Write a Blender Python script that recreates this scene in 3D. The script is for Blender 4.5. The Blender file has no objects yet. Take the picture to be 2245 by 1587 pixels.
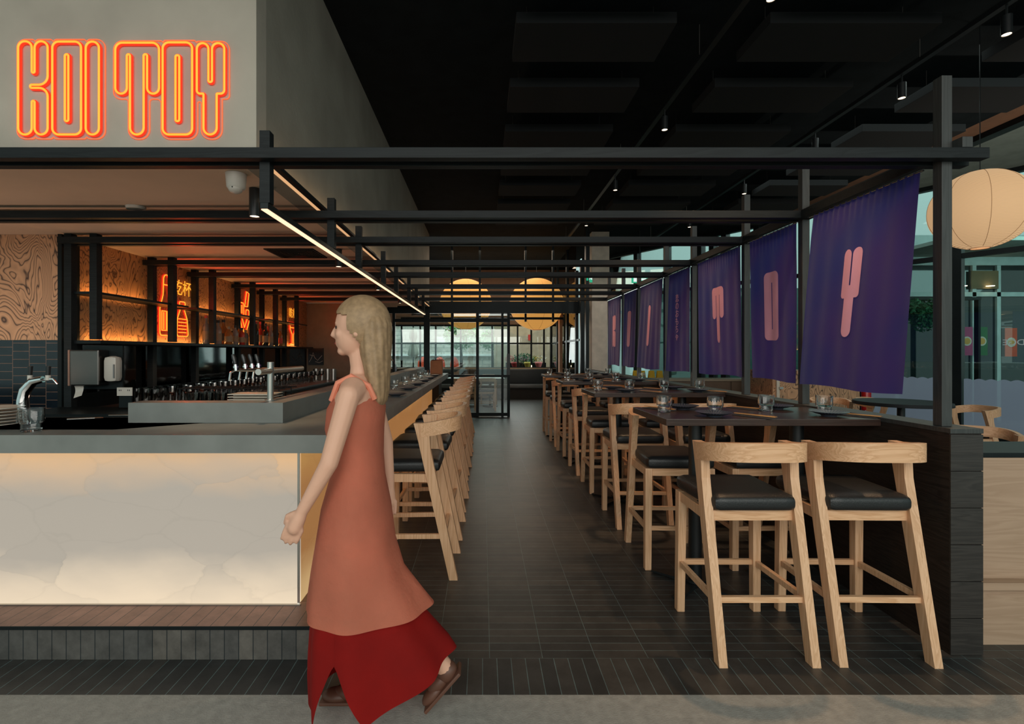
import bpy, bmesh, math, random
from mathutils import Vector, Matrix, geometry
random.seed(7)
U = 1.12                      # one drawing unit in metres
F = 1100.0                    # focal length in pixels of the 2245 px wide frame
PI = math.pi
sc = bpy.context.scene
COL = sc.collection

# ------------------------------------------------------------------ materials
def newmat(name):
    m = bpy.data.materials.new(name); m.use_nodes = True
    nt = m.node_tree; b = nt.nodes['Principled BSDF']
    return m, nt, b
def N(nt, t, **kw):
    n = nt.nodes.new(t)
    for k, v in kw.items():
        if k in n.inputs.keys() if hasattr(n.inputs, 'keys') else False: n.inputs[k].default_value = v
        else: setattr(n, k, v)
    return n
def L(nt, a, b): nt.links.new(a, b)
def c4(c): return (c[0], c[1], c[2], 1.0)
def srgb(r, g, b):
    f = lambda v: (v/255/12.92) if v/255 <= 0.04045 else ((v/255+0.055)/1.055)**2.4
    return (f(r), f(g), f(b))
def setE(b, col, s):
    b.inputs['Emission Color'].default_value = c4(col); b.inputs['Emission Strength'].default_value = s
def plain(name, col, rough=0.5, metal=0.0, emit=None, es=0, var=0.12, vscale=6.0, spec=0.5, bump=0.0, bscale=60, coat=0):
    m, nt, b = newmat(name)
    b.inputs['Roughness'].default_value = rough; b.inputs['Metallic'].default_value = metal
    b.inputs['Specular IOR Level'].default_value = spec
    b.inputs['Coat Weight'].default_value = coat
    tc = N(nt, 'ShaderNodeTexCoord')
    if var > 0:
        n = N(nt, 'ShaderNodeTexNoise'); n.inputs['Scale'].default_value = vscale; n.inputs['Detail'].default_value = 4
        L(nt, tc.outputs['Object'], n.inputs['Vector'])
        r = N(nt, 'ShaderNodeValToRGB')
        r.color_ramp.elements[0].position = 0.3; r.color_ramp.elements[1].position = 0.7
        r.color_ramp.elements[0].color = c4([v*(1-var) for v in col]); r.color_ramp.elements[1].color = c4([min(1, v*(1+var)) for v in col])
        L(nt, n.outputs['Fac'], r.inputs['Fac']); L(nt, r.outputs['Color'], b.inputs['Base Color'])
    else: b.inputs['Base Color'].default_value = c4(col)
    if bump > 0:
        n2 = N(nt, 'ShaderNodeTexNoise'); n2.inputs['Scale'].default_value = bscale; n2.inputs['Detail'].default_value = 3
        L(nt, tc.outputs['Object'], n2.inputs['Vector'])
        bp = N(nt, 'ShaderNodeBump'); bp.inputs['Strength'].default_value = bump; bp.inputs['Distance'].default_value = 0.01
        L(nt, n2.outputs['Fac'], bp.inputs['Height']); L(nt, bp.outputs['Normal'], b.inputs['Normal'])
    if emit: setE(b, emit, es)
    return m
def wood(name, c1, c2, axis=2, scale=14.0, rough=0.45, stretch=0.06, bump=0.05):
    m, nt, b = newmat(name)
    tc = N(nt, 'ShaderNodeTexCoord'); mp = N(nt, 'ShaderNodeMapping')
    s = [1.0, 1.0, 1.0]; s[axis] = stretch
    mp.inputs['Scale'].default_value = s
    L(nt, tc.outputs['Object'], mp.inputs['Vector'])
    n = N(nt, 'ShaderNodeTexNoise'); n.inputs['Scale'].default_value = scale; n.inputs['Detail'].default_value = 6; n.inputs['Distortion'].default_value = 0.6
    L(nt, mp.outputs['Vector'], n.inputs['Vector'])
    w = N(nt, 'ShaderNodeMath', operation='MULTIPLY'); w.inputs[1].default_value = 14
    L(nt, n.outputs['Fac'], w.inputs[0])
    f = N(nt, 'ShaderNodeMath', operation='FRACT'); L(nt, w.outputs[0], f.inputs[0])
    r = N(nt, 'ShaderNodeValToRGB'); e = r.color_ramp.elements
    e[0].position = 0.0; e[0].color = c4(c1); e[1].position = 1.0; e[1].color = c4(c1)
    x = e.new(0.75); x.color = c4(c2)
    L(nt, f.outputs[0], r.inputs['Fac']); L(nt, r.outputs['Color'], b.inputs['Base Color'])
    b.inputs['Roughness'].default_value = rough
    bp = N(nt, 'ShaderNodeBump'); bp.inputs['Strength'].default_value = bump; bp.inputs['Distance'].default_value = 0.004
    L(nt, f.outputs[0], bp.inputs['Height']); L(nt, bp.outputs['Normal'], b.inputs['Normal'])
    return m
def zebra(name, base, dark, scale=2.2):
    m, nt, b = newmat(name)
    tc = N(nt, 'ShaderNodeTexCoord'); mp = N(nt, 'ShaderNodeMapping'); mp.inputs['Scale'].default_value = (1.7, 1.7, 0.75)
    L(nt, tc.outputs['Object'], mp.inputs['Vector'])
    n = N(nt, 'ShaderNodeTexNoise'); n.inputs['Scale'].default_value = scale; n.inputs['Detail'].default_value = 3.0; n.inputs['Distortion'].default_value = 0.5; n.inputs['Roughness'].default_value = 0.45
    L(nt, mp.outputs['Vector'], n.inputs['Vector'])
    w = N(nt, 'ShaderNodeMath', operation='MULTIPLY'); w.inputs[1].default_value = 27
    L(nt, n.outputs['Fac'], w.inputs[0])
    f = N(nt, 'ShaderNodeMath', operation='FRACT'); L(nt, w.outputs[0], f.inputs[0])
    r = N(nt, 'ShaderNodeValToRGB'); e = r.color_ramp.elements
    e[0].position = 0.0; e[0].color = c4(dark); e[1].position = 1.0; e[1].color = c4(dark)
    a = e.new(0.16); a.color = c4([v*0.75 for v in base]); a2 = e.new(0.35); a2.color = c4(base); a3 = e.new(0.86); a3.color = c4([v*0.8 for v in base])
    L(nt, f.outputs[0], r.inputs['Fac']); L(nt, r.outputs['Color'], b.inputs['Base Color'])
    b.inputs['Roughness'].default_value = 0.6
    return m
def bricks(name, c1, c2, mort, w, h, ms, ax=('X', 'Y'), off=0.0, shift=(0, 0), rough=0.5, bump=0.4, mix=0.3, coat=0.0):
    m, nt, b = newmat(name)
    tc = N(nt, 'ShaderNodeTexCoord'); sp = N(nt, 'ShaderNodeSeparateXYZ'); cb = N(nt, 'ShaderNodeCombineXYZ')
    L(nt, tc.outputs['Object'], sp.inputs[0])
    for i, a in enumerate(ax):
        ad = N(nt, 'ShaderNodeMath', operation='ADD'); ad.inputs[1].default_value = -shift[i]*U + 100*([w, h][i])*U
        L(nt, sp.outputs[a], ad.inputs[0]); L(nt, ad.outputs[0], cb.inputs[i])
    t = N(nt, 'ShaderNodeTexBrick'); t.offset = off; t.offset_frequency = 2; t.squash = 1.0
    t.inputs['Scale'].default_value = 1.0; t.inputs['Brick Width'].default_value = w*U; t.inputs['Row Height'].default_value = h*U
    t.inputs['Mortar Size'].default_value = ms*U; t.inputs['Mortar Smooth'].default_value = 0.1; t.inputs['Bias'].default_value = 0
    t.inputs['Color1'].default_value = c4(c1); t.inputs['Color2'].default_value = c4(c2); t.inputs['Mortar'].default_value = c4(mort)
    L(nt, cb.outputs[0], t.inputs['Vector'])
    n = N(nt, 'ShaderNodeTexNoise'); n.inputs['Scale'].default_value = 9; n.inputs['Detail'].default_value = 8; n.inputs['Roughness'].default_value = 0.7
    L(nt, tc.outputs['Object'], n.inputs['Vector'])
    mr = N(nt, 'ShaderNodeMapRange'); mr.inputs['From Min'].default_value = 0.3; mr.inputs['From Max'].default_value = 0.7
    mr.inputs['To Min'].default_value = 1-mix; mr.inputs['To Max'].default_value = 1+mix
    L(nt, n.outputs['Fac'], mr.inputs['Value'])
    mx = N(nt, 'ShaderNodeVectorMath', operation='SCALE'); L(nt, t.outputs['Color'], mx.inputs[0]); L(nt, mr.outputs[0], mx.inputs['Scale'])
    L(nt, mx.outputs[0], b.inputs['Base Color'])
    b.inputs['Roughness'].default_value = rough; b.inputs['Coat Weight'].default_value = coat; b.inputs['Coat Roughness'].default_value = 0.08
    bp = N(nt, 'ShaderNodeBump'); bp.inputs['Strength'].default_value = bump; bp.inputs['Distance'].default_value = 0.003; bp.invert = True
    L(nt, t.outputs['Fac'], bp.inputs['Height']); L(nt, bp.outputs['Normal'], b.inputs['Normal'])
    return m
def emis(name, col, s):
    m, nt, b = newmat(name); b.inputs['Base Color'].default_value = c4([v*0.3 for v in col]); setE(b, col, s); return m
def thinglass(name, tint=(0.9, 0.97, 0.95), refl=0.10, rough=0.0):
    m = bpy.data.materials.new(name); m.use_nodes = True; nt = m.node_tree; nt.nodes.clear()
    o = N(nt, 'ShaderNodeOutputMaterial'); t = N(nt, 'ShaderNodeBsdfTransparent'); g = N(nt, 'ShaderNodeBsdfGlossy'); x = N(nt, 'ShaderNodeMixShader')
    t.inputs['Color'].default_value = c4(tint); g.inputs['Roughness'].default_value = rough
    fr = N(nt, 'ShaderNodeFresnel'); fr.inputs['IOR'].default_value = 1.45
    ad = N(nt, 'ShaderNodeMath', operation='ADD'); ad.inputs[1].default_value = refl*0.3; ad.use_clamp = True
    L(nt, fr.outputs[0], ad.inputs[0]); L(nt, ad.outputs[0], x.inputs['Fac'])
    L(nt, t.outputs[0], x.inputs[1]); L(nt, g.outputs[0], x.inputs[2]); L(nt, x.outputs[0], o.inputs['Surface'])
    return m

M = {}
M['black'] = wood('black_stained_timber', (0.009, 0.011, 0.012), (0.014, 0.017, 0.018), axis=0, scale=10, rough=0.5, bump=0.03)
M['blackp'] = wood('dark_grey_stained_timber', (0.030, 0.032, 0.031), (0.045, 0.048, 0.046), axis=2, scale=10, rough=0.5, bump=0.03)
M['frame'] = plain('black_painted_steel', (0.012, 0.016, 0.017), 0.4, 0.3)
M['ash'] = wood('pale_ash_wood', srgb(230, 184, 146), srgb(210, 160, 120), axis=2, scale=11, rough=0.45, stretch=0.05)
M['ashx'] = wood('pale_ash_wood_crosswise', srgb(232, 184, 144), srgb(210, 158, 116), axis=0, scale=11, rough=0.45, stretch=0.07)
M['leather'] = plain('black_leather', (0.012, 0.013, 0.014), 0.42, bump=0.15, bscale=160)
M['table'] = wood('dark_walnut_top', (0.034, 0.020, 0.016), (0.052, 0.029, 0.022), axis=0, scale=9, rough=0.28)
M['lowwall'] = wood('dark_oak_boards', (0.016, 0.012, 0.010), (0.030, 0.022, 0.018), axis=1, scale=12, rough=0.5)
M['lightwood'] = wood('light_oak_veneer', srgb(176, 146, 122), srgb(164, 134, 110), axis=0, scale=7, rough=0.6)
M['steelblk'] = plain('black_powdercoat', (0.010, 0.012, 0.013), 0.35)
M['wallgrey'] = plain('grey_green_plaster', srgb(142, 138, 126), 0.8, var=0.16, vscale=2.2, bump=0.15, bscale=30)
M['soffit'] = plain('cream_plaster_soffit', srgb(206, 180, 156), 0.85, var=0.03)
M['ceiling'] = plain('near_black_ceiling_paint', (0.010, 0.014, 0.016), 0.9, var=0.2, spec=0.1)
M['acoustic'] = plain('charcoal_acoustic_felt', (0.0022, 0.0034, 0.0042), 0.95, var=0.1)
M['concrete'] = plain('grey_concrete_counter', srgb(122, 124, 120), 0.42, var=0.14, vscale=5)
M['paving'] = plain('grey_terrazzo_paving', srgb(152, 147, 140), 0.75, var=0.14, vscale=26, bump=0.2, bscale=140)
M['zebra'] = zebra('figured_plywood', srgb(206, 158, 120), srgb(52, 36, 34), scale=2.0)
M['zebra2'] = zebra('amber_figured_plywood', srgb(200, 146, 98), srgb(76, 44, 28), scale=2.4)
M['chrome'] = plain('polished_chrome', (0.75, 0.75, 0.75), 0.12, 1.0, var=0)
M['steel'] = plain('brushed_stainless', (0.55, 0.52, 0.48), 0.28, 1.0, var=0.05)
M['white'] = plain('white_plastic', srgb(196, 188, 178), 0.4, var=0.02)
M['ceramic'] = plain('white_ceramic', srgb(205, 196, 182), 0.25, var=0.03)
M['plate'] = plain('navy_glazed_stoneware', srgb(46, 58, 74), 0.3, var=0.25, vscale=40)
M['napkin'] = plain('charcoal_napkin', (0.03, 0.03, 0.034), 0.9)
M['chop'] = plain('bamboo', srgb(214, 150, 90), 0.5)
M['chopd'] = plain('dark_lacquer', (0.02, 0.018, 0.02), 0.3)
M['led'] = emis('warm_led_diffuser', (1.0, 0.66, 0.42), 1.5)
M['lamp'] = emis('warm_lamp_face', (1.0, 0.75, 0.5), 6.0)
M['glass'] = thinglass('clear_window_glass')
M['glassteal'] = thinglass('teal_window_glass', (0.84, 0.93, 0.91), 0.15)
M['winter'] = thinglass('door_glass', (0.86, 0.93, 0.92), 0.25)
M['backglass'] = thinglass('bar_glass', (0.86, 0.84, 0.82), 0.35, 0.03)
M['mirror'] = plain('dark_mirror', (0.09, 0.095, 0.095), 0.05, 1.0, var=0)
m, nt, b = newmat('tumbler_glass'); b.inputs['Transmission Weight'].default_value = 0.985; b.inputs['Roughness'].default_value = 0.01; b.inputs['Base Color'].default_value = (0.95, 0.96, 0.96, 1); b.inputs['IOR'].default_value = 1.45; M['tumbler'] = m
M['cloth'] = None
for k_ in ('black', 'frame', 'lowwall'): M[k_].node_tree.nodes['Principled BSDF'].inputs['Specular IOR Level'].default_value = 0.2
TILE1, TILE2, GROUT = srgb(44, 44, 44), srgb(62, 58, 55), srgb(88, 104, 104)
M['floor'] = bricks('slate_strip_tiles', TILE1, TILE2, GROUT, 0.2165, 0.0538, 0.0013, ('X', 'Y'), 0, (0.029, 2.052), 0.42, mix=0.35)
M['border'] = bricks('slate_soldier_tiles', TILE1, TILE2, GROUT, 0.058, 0.4, 0.0016, ('X', 'Y'), 0, (0.0, 1.79), 0.45, mix=0.35)
M['step'] = bricks('brown_slate_step_tiles', srgb(128, 92, 78), srgb(142, 104, 90), srgb(40, 36, 36), 0.058, 0.4, 0.0014, ('X', 'Y'), 0, (0.0, 1.8), 0.5)
M['riser'] = bricks('slate_riser_tiles', srgb(72, 70, 68), srgb(92, 86, 80), srgb(30, 34, 36), 0.0585, 0.4, 0.002, ('X', 'Z'), 0, (0.0, -0.1), 0.55, mix=0.4)
M['stepside'] = bricks('slate_step_side_tiles', srgb(72, 60, 54), srgb(84, 70, 62), srgb(30, 34, 36), 0.058, 0.4, 0.002, ('Y', 'Z'), 0, (0.0, -0.1), 0.55)
M['wetbar'] = bricks('glossy_black_tiles', srgb(14, 20, 27), srgb(24, 34, 42), srgb(112, 84, 70), 0.0615, 0.126, 0.0026, ('Z', 'X'), 0.5, (0, -3.55), 0.16, coat=0.25, bump=0.8)
M['outbrick'] = bricks('pale_grey_brick', srgb(168, 160, 152), srgb(186, 178, 170), srgb(140, 136, 130), 0.5, 0.16, 0.012, ('X', 'Z'), 0.5, (0, 0), 0.9)

# onyx, backlit: tubes behind the slab brighten its top and bottom edges
def onyx(name, mid, warm, hot, s, ax='X'):
    m, nt, b = newmat(name)
    tc = N(nt, 'ShaderNodeTexCoord'); mp = N(nt, 'ShaderNodeMapping')
    mp.inputs['Rotation'].default_value = (0.0, 0.55, 0.0) if ax == 'X' else (0.55, 0, 0); mp.inputs['Scale'].default_value = (1.3, 1.3, 2.6)
    L(nt, tc.outputs['Object'], mp.inputs['Vector'])
    v = N(nt, 'ShaderNodeTexVoronoi'); v.inputs['Scale'].default_value = 1.5
    dn = N(nt, 'ShaderNodeTexNoise'); dn.inputs['Scale'].default_value = 3; dn.inputs['Detail'].default_value = 5
    L(nt, mp.outputs[0], dn.inputs['Vector'])
    ma = N(nt, 'ShaderNodeVectorMath', operation='MULTIPLY_ADD'); ma.inputs[1].default_value = (0.25, 0.25, 0.25)
    L(nt, dn.outputs['Color'], ma.inputs[0]); L(nt, mp.outputs[0], ma.inputs[2]); L(nt, ma.outputs[0], v.inputs['Vector'])
    ve = N(nt, 'ShaderNodeTexVoronoi', feature='DISTANCE_TO_EDGE'); ve.inputs['Scale'].default_value = 1.5; L(nt, ma.outputs[0], ve.inputs['Vector'])
    er = N(nt, 'ShaderNodeMapRange'); er.inputs['From Max'].default_value = 0.02; er.inputs['To Min'].default_value = 0.95; er.inputs['To Max'].default_value = 1.0
    L(nt, ve.outputs['Distance'], er.inputs['Value'])
    sp = N(nt, 'ShaderNodeSeparateXYZ'); L(nt, tc.outputs['Object'], sp.inputs[0])
    zr = N(nt, 'ShaderNodeMapRange'); zr.inputs['From Min'].default_value = 0.14*U; zr.inputs['From Max'].default_value = 0.82*U
    L(nt, sp.outputs['Z'], zr.inputs['Value'])
    n2 = N(nt, 'ShaderNodeTexNoise'); n2.inputs['Scale'].default_value = 2.2; n2.inputs['Detail'].default_value = 6; L(nt, mp.outputs[0], n2.inputs['Vector'])
    a1 = N(nt, 'ShaderNodeMath', operation='MULTIPLY_ADD'); a1.inputs[1].default_value = 0.22; L(nt, n2.outputs['Fac'], a1.inputs[0]); L(nt, zr.outputs[0], a1.inputs[2])
    cx = N(nt, 'ShaderNodeMath', operation='MULTIPLY_ADD'); cx.inputs[1].default_value = 0.16; L(nt, v.outputs['Color'], cx.inputs[0]); L(nt, a1.outputs[0], cx.inputs[2])
    sb = N(nt, 'ShaderNodeMath', operation='SUBTRACT'); sb.inputs[1].default_value = 0.19; L(nt, cx.outputs[0], sb.inputs[0])
    r = N(nt, 'ShaderNodeValToRGB'); e = r.color_ramp.elements
    e[0].position = 0.0; e[0].color = c4(hot); e[1].position = 1.0; e[1].color = c4(warm)
    x = e.new(0.12); x.color = c4([(hot[i]*0.7+mid[i]*0.3) for i in range(3)]); x = e.new(0.34); x.color = c4(mid); x = e.new(0.72); x.color = c4([v*0.95 for v in mid]); x = e.new(0.88); x.color = c4([(warm[i]+mid[i])/2 for i in range(3)])
    L(nt, sb.outputs[0], r.inputs['Fac'])
    mx = N(nt, 'ShaderNodeVectorMath', operation='SCALE'); L(nt, r.outputs['Color'], mx.inputs[0]); L(nt, er.outputs[0], mx.inputs['Scale'])
    L(nt, mx.outputs[0], b.inputs['Emission Color']); b.inputs['Emission Strength'].default_value = s
    b.inputs['Base Color'].default_value = (0.10, 0.09, 0.08, 1); b.inputs['Roughness'].default_value = 0.25
    return m
M['onyx'] = onyx('backlit_onyx', srgb(184, 174, 160), srgb(236, 190, 140), srgb(255, 232, 200), 0.80)
M['onyxside'] = onyx('golden_backlit_onyx', srgb(184, 128, 74), srgb(214, 160, 92), srgb(240, 200, 140), 0.62, 'Y')

# ------------------------------------------------------------------ mesh builder
class MB:
    def __init__(s): s.bm = bmesh.new()
    def box(s, x0, x1, y0, y1, z0, z1, bev=0.0):
        r = bmesh.ops.create_cube(s.bm, size=1.0)
        vs = r['verts']
        for v in vs:
            v.co = Vector((x0+(v.co.x+.5)*(x1-x0), y0+(v.co.y+.5)*(y1-y0), z0+(v.co.z+.5)*(z1-z0)))
        if bev > 0:
            es = list({e for v in vs for e in v.link_edges})
            bmesh.ops.bevel(s.bm, geom=es, offset=bev, segments=2, affect='EDGES', profile=0.6)
        return s
    def bar(s, a, b, w, d, w2=None, d2=None, up=(0, 1, 0), bev=0.0):
        a, b = Vector(a), Vector(b); t = (b-a).normalized(); u = Vector(up)
        sx = t.cross(u).normalized(); sy = sx.cross(t).normalized()
        w2 = w if w2 is None else w2; d2 = d if d2 is None else d2
        vs = []
        for p, ww, dd in ((a, w, d), (b, w2, d2)):
            for i, j in ((-1, -1), (1, -1), (1, 1), (-1, 1)): vs.append(s.bm.verts.new(p+sx*ww/2*i+sy*dd/2*j))
        fs = [(3, 2, 1, 0), (4, 5, 6, 7), (0, 1, 5, 4), (1, 2, 6, 5), (2, 3, 7, 6), (3, 0, 4, 7)]
        for f in fs: s.bm.faces.new([vs[i] for i in f])
        if bev > 0:
            es = list({e for v in vs for e in v.link_edges})
            bmesh.ops.bevel(s.bm, geom=es, offset=bev, segments=2, affect='EDGES', profile=0.6)
        return s
    def tube(s, pts, r, seg=8, closed=False, caps=True, up=(0, 0, 1)):
        pts = [Vector(p) for p in pts]; n = len(pts); rings = []
        rr = r if isinstance(r, (list, tuple)) else [r]*n
        pn = None
        for i in range(n):
            if closed: t = pts[(i+1) % n]-pts[i-1]
            else: t = pts[min(i+1, n-1)]-pts[max(i-1, 0)]
            if t.length < 1e-9: t = Vector((0, 0, 1))
            t.normalize()
            if pn is None:
                u = Vector(up)
                if abs(u.dot(t)) > 0.95: u = Vector((1, 0, 0))
                nrm = (u-t*u.dot(t)).normalized()
            else:
                nrm = (pn-t*pn.dot(t))
                nrm = nrm.normalized() if nrm.length > 1e-6 else pn
            pn = nrm; bn = t.cross(nrm)
            rings.append([s.bm.verts.new(pts[i]+(nrm*math.cos(a)+bn*math.sin(a))*rr[i]) for a in [2*PI*k/seg for k in range(seg)]])
        m = n if closed else n-1
        for i in range(m):
            A, B = rings[i], rings[(i+1) % n]
            for k in range(seg): s.bm.faces.new((A[k], A[(k+1) % seg], B[(k+1) % seg], B[k]))
        if not closed and caps:
            s.bm.faces.new(rings[0][::-1]); s.bm.faces.new(rings[-1])
        return s
    def lathe(s, prof, c=(0, 0, 0), seg=24, axis='Z', closed=False, start=0, sweep=2*PI):
        rings = []; full = abs(sweep-2*PI) < 1e-6; n = seg if full else seg+1
        for (r, z) in prof:
            if r < 1e-6: rings.append([s.bm.verts.new(s._ax(0, 0, z, c, axis))])
            else: rings.append([s.bm.verts.new(s._ax(r*math.cos(start+sweep*k/seg), r*math.sin(start+sweep*k/seg), z, c, axis)) for k in range(n)])
        P = list(zip(rings, rings[1:]))
        if closed: P.append((rings[-1], rings[0]))
        for A, B in P:
            for k in range(seg):
                a, a2 = A[k % len(A)], A[(k+1) % len(A)]; b_, b2 = B[k % len(B)], B[(k+1) % len(B)]
                f = [a, a2, b2, b_]; g = []
                for v in f:
                    if v not in g: g.append(v)
                if len(g) >= 3:
                    try: s.bm.faces.new(g)
                    except ValueError: pass
        return s
    def _ax(s, x, y, z, c, axis):
        if axis == 'Z': return Vector((c[0]+x, c[1]+y, c[2]+z))
        if axis == 'Y': return Vector((c[0]+x, c[1]+z, c[2]+y))
        return Vector((c[0]+z, c[1]+x, c[2]+y))
    def cyl(s, c, r, h, seg=20, axis='Z', r2=None):
        r2 = r if r2 is None else r2
        return s.lathe([(0, 0), (r, 0), (r2, h), (0, h)], c, seg, axis)
    def sphere(s, c, r, sx=1, sy=1, sz=1, seg=20, rings=12):
        prof = [(r*math.sin(PI*i/rings), -r*math.cos(PI*i/rings)) for i in range(rings+1)]
        n0 = len(s.bm.verts); s.bm.verts.ensure_lookup_table()
        old = set(s.bm.verts)
        s.lathe(prof, (0, 0, 0), seg)
        for v in s.bm.verts:
            if v not in old: v.co = Vector((v.co.x*sx+c[0], v.co.y*sy+c[1], v.co.z*sz+c[2]))
        return s
    def quad(s, *p): s.bm.faces.new([s.bm.verts.new(Vector(q)) for q in p]); return s
    def grid(s, fn, nu, nv, closeu=False):
        vs = [[s.bm.verts.new(fn(i/nu, j/nv)) for i in range(nu if closeu else nu+1)] for j in range(nv+1)]
        for j in range(nv):
            for i in range(nu):
                i2 = (i+1) % nu if closeu else i+1
                s.bm.faces.new((vs[j][i], vs[j][i2], vs[j+1][i2], vs[j+1][i]))
        return s
    def build(s, name, mat, parent=None, smooth=False, loc=None, rotz=0, fix=True):
        if fix: bmesh.ops.recalc_face_normals(s.bm, faces=s.bm.faces)
        for v in s.bm.verts: v.co *= U
        me = bpy.data.meshes.new(name); s.bm.to_mesh(me); s.bm.free()
        if isinstance(mat, str): mat = M[mat]
        me.materials.append(mat)
        if smooth:
            for p in me.polygons: p.use_smooth = True
            try: me.set_sharp_from_angle(angle=math.radians(40))
            except Exception: pass
        o = bpy.data.objects.new(name, me); COL.objects.link(o)
        if parent: o.parent = parent
        if loc: o.location = Vector(loc)*U
        o.rotation_euler = (0, 0, rotz)
        return o
def tag(o, label, cat, group=None, kind=None):
    o['label'] = label; o['category'] = cat
    if group: o['group'] = group
    if kind: o['kind'] = kind
    return o
def struct(o): o['kind'] = 'structure'; return o
def thing(name, label, cat, loc=(0, 0, 0), rotz=0, group=None):
    o = bpy.data.objects.new(name, None); COL.objects.link(o); o.empty_display_size = 0.1
    o.location = Vector(loc)*U; o.rotation_euler = (0, 0, rotz)
    return tag(o, label, cat, group)
def dup(root, loc, rotz=0, label=None, group=None):
    r = root.copy(); COL.objects.link(r); r.location = Vector(loc)*U; r.rotation_euler = (0, 0, rotz)
    if label: r['label'] = label
    if group: r['group'] = group
    for ch in list(root.children):
        c = ch.copy(); COL.objects.link(c); c.parent = r
        for g in list(ch.children):
            d = g.copy(); COL.objects.link(d); d.parent = c
    return r
def rpath(pts, seg=7):
    out = []; n = len(pts)
    for i in range(n):
        p = Vector(pts[i][:2]); r = pts[i][2]; a = Vector(pts[i-1][:2]); b = Vector(pts[(i+1) % n][:2])
        u = (a-p); v = (b-p); lu, lv = u.length, v.length
        if r <= 0.01 or lu < 1e-6 or lv < 1e-6: out.append(p); continue
        u.normalize(); v.normalize(); ang = math.acos(max(-1, min(1, u.dot(v))))
        if ang > PI-0.02: out.append(p); continue
        t = min(r/math.tan(ang/2), lu*0.499, lv*0.499); rr = t*math.tan(ang/2)
        c = p+(u+v).normalized()*(rr/math.sin(ang/2))
        s0 = p+u*t-c; s1 = p+v*t-c
        a0 = math.atan2(s0.y, s0.x); a1 = math.atan2(s1.y, s1.x); d = (a1-a0+PI) % (2*PI)-PI
        for k in range(seg+1): out.append(c+Vector((math.cos(a0+d*k/seg), math.sin(a0+d*k/seg)))*rr)
    return out
def inpoly(p, poly):
    c = False; j = len(poly)-1
    for i in range(len(poly)):
        a, b = poly[i], poly[j]
        if (a[1] > p[1]) != (b[1] > p[1]) and p[0] < (b[0]-a[0])*(p[1]-a[1])/(b[1]-a[1]+1e-12)+a[0]: c = not c
        j = i
    return c
def dens(path, step):
    out = []
    for i in range(len(path)):
        a, b = path[i], path[(i+1) % len(path)]; l = (b-a).length; n = max(1, int(l/step))
        for k in range(n): out.append(a.lerp(b, k/n))
    return out
# letter outlines shared by the wall sign and the banners
GL = {
 'K': ([(120,268,42),(208,268,42),(208,470,9),(226,470,9),(226,268,42),(310,268,42),(310,548,80),(198,548,9),(198,568,9),(310,568,80),(310,868,42),(226,868,42),(226,652,9),(208,652,9),(208,868,42),(120,868,42)], None),
 'O': ([(340,270,40),(525,270,40),(525,868,40),(340,868,40)], [(421,352,11),(443,352,11),(443,782,11),(421,782,11)]),
 'I': ([(555,270,42),(640,270,42),(640,868,42),(555,868,42)], None),
 'T': ([(745,277,45),(1027,277,45),(1027,605,38),(950,605,38),(950,352,10),(928,352,10),(928,868,43),(840,868,43),(840,352,10),(820,352,10),(820,605,38),(745,605,38)], None),
 'P': ([(1050,275,40),(1240,275,40),(1240,868,40),(1050,868,40)], [(1133,358,11),(1157,358,11),(1157,782,11),(1133,782,11)]),
 'Y': ([(1270,280,38),(1345,280,38),(1345,530,11),(1368,530,11),(1368,280,38),(1447,280,38),(1447,605,38),(1398,605,5),(1398,868,43),(1313,868,43),(1313,605,5),(1270,605,38)], None)}

# ------------------------------------------------------------------ setting
CZ = 3.54
def plane(name, mat, x0, x1, y0, y1, z0, z1): return struct(MB().box(x0, x1, y0, y1, z0, z1).build(name, mat))
plane('floor', 'floor', -3.6, 9.0, 2.052, 16.0, -0.05, 0.0)
struct(MB().box(-9, 14, 1.833, 2.052, -0.05, 0.0).build('trim_1', 'border'))
struct(MB().box(-9, 14, -6, 1.833, -0.05, 0.0).build('floor_paving', 'paving'))
plane('ceiling', 'ceiling', -9, 2.4, -0.6, 14.1, CZ, CZ+0.08)
a = MB(); f_ = a.bm.faces.new([a.bm.verts.new(Vector(q)) for q in ((2.4, -0.6, CZ), (4.95, -0.6, CZ), (4.95, 8.9, CZ), (2.9, 12.2, CZ), (2.4, 12.2, CZ))]); r_ = bmesh.ops.extrude_face_region(a.bm, geom=[f_]); [setattr(v.co, 'z', CZ+0.08) for v in r_['geom'] if isinstance(v, bmesh.types.BMVert)]; struct(a.build('ceiling_right', 'ceiling'))
M['tanceil'] = plain('tan_painted_ceiling', srgb(120, 88, 66), 0.9)
M['tealceil'] = plain('grey_green_painted_ceiling', srgb(120, 134, 128), 0.9)
plane('ceiling_tan', 'tanceil', 4.95, 5.26, -0.6, 8.4, CZ, CZ+0.08)
plane('ceiling_grey', 'tealceil', 5.26, 8.4, -0.6, 3.6, CZ, CZ+0.08); a = MB(); f_ = a.bm.faces.new([a.bm.verts.new(Vector(q)) for q in ((5.26, 3.6, CZ), (8.25, 3.6, CZ), (5.26, 8.4, CZ))]); r_ = bmesh.ops.extrude_face_region(a.bm, geom=[f_]); [setattr(v.co, 'z', CZ+0.08) for v in r_['geom'] if isinstance(v, bmesh.types.BMVert)]; struct(a.build('ceiling_wedge', 'tealceil'))
struct(MB().box(5.2, 5.32, -0.6, 8.3, CZ-0.06, CZ-0.001).build('trim_2', 'frame'))
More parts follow.
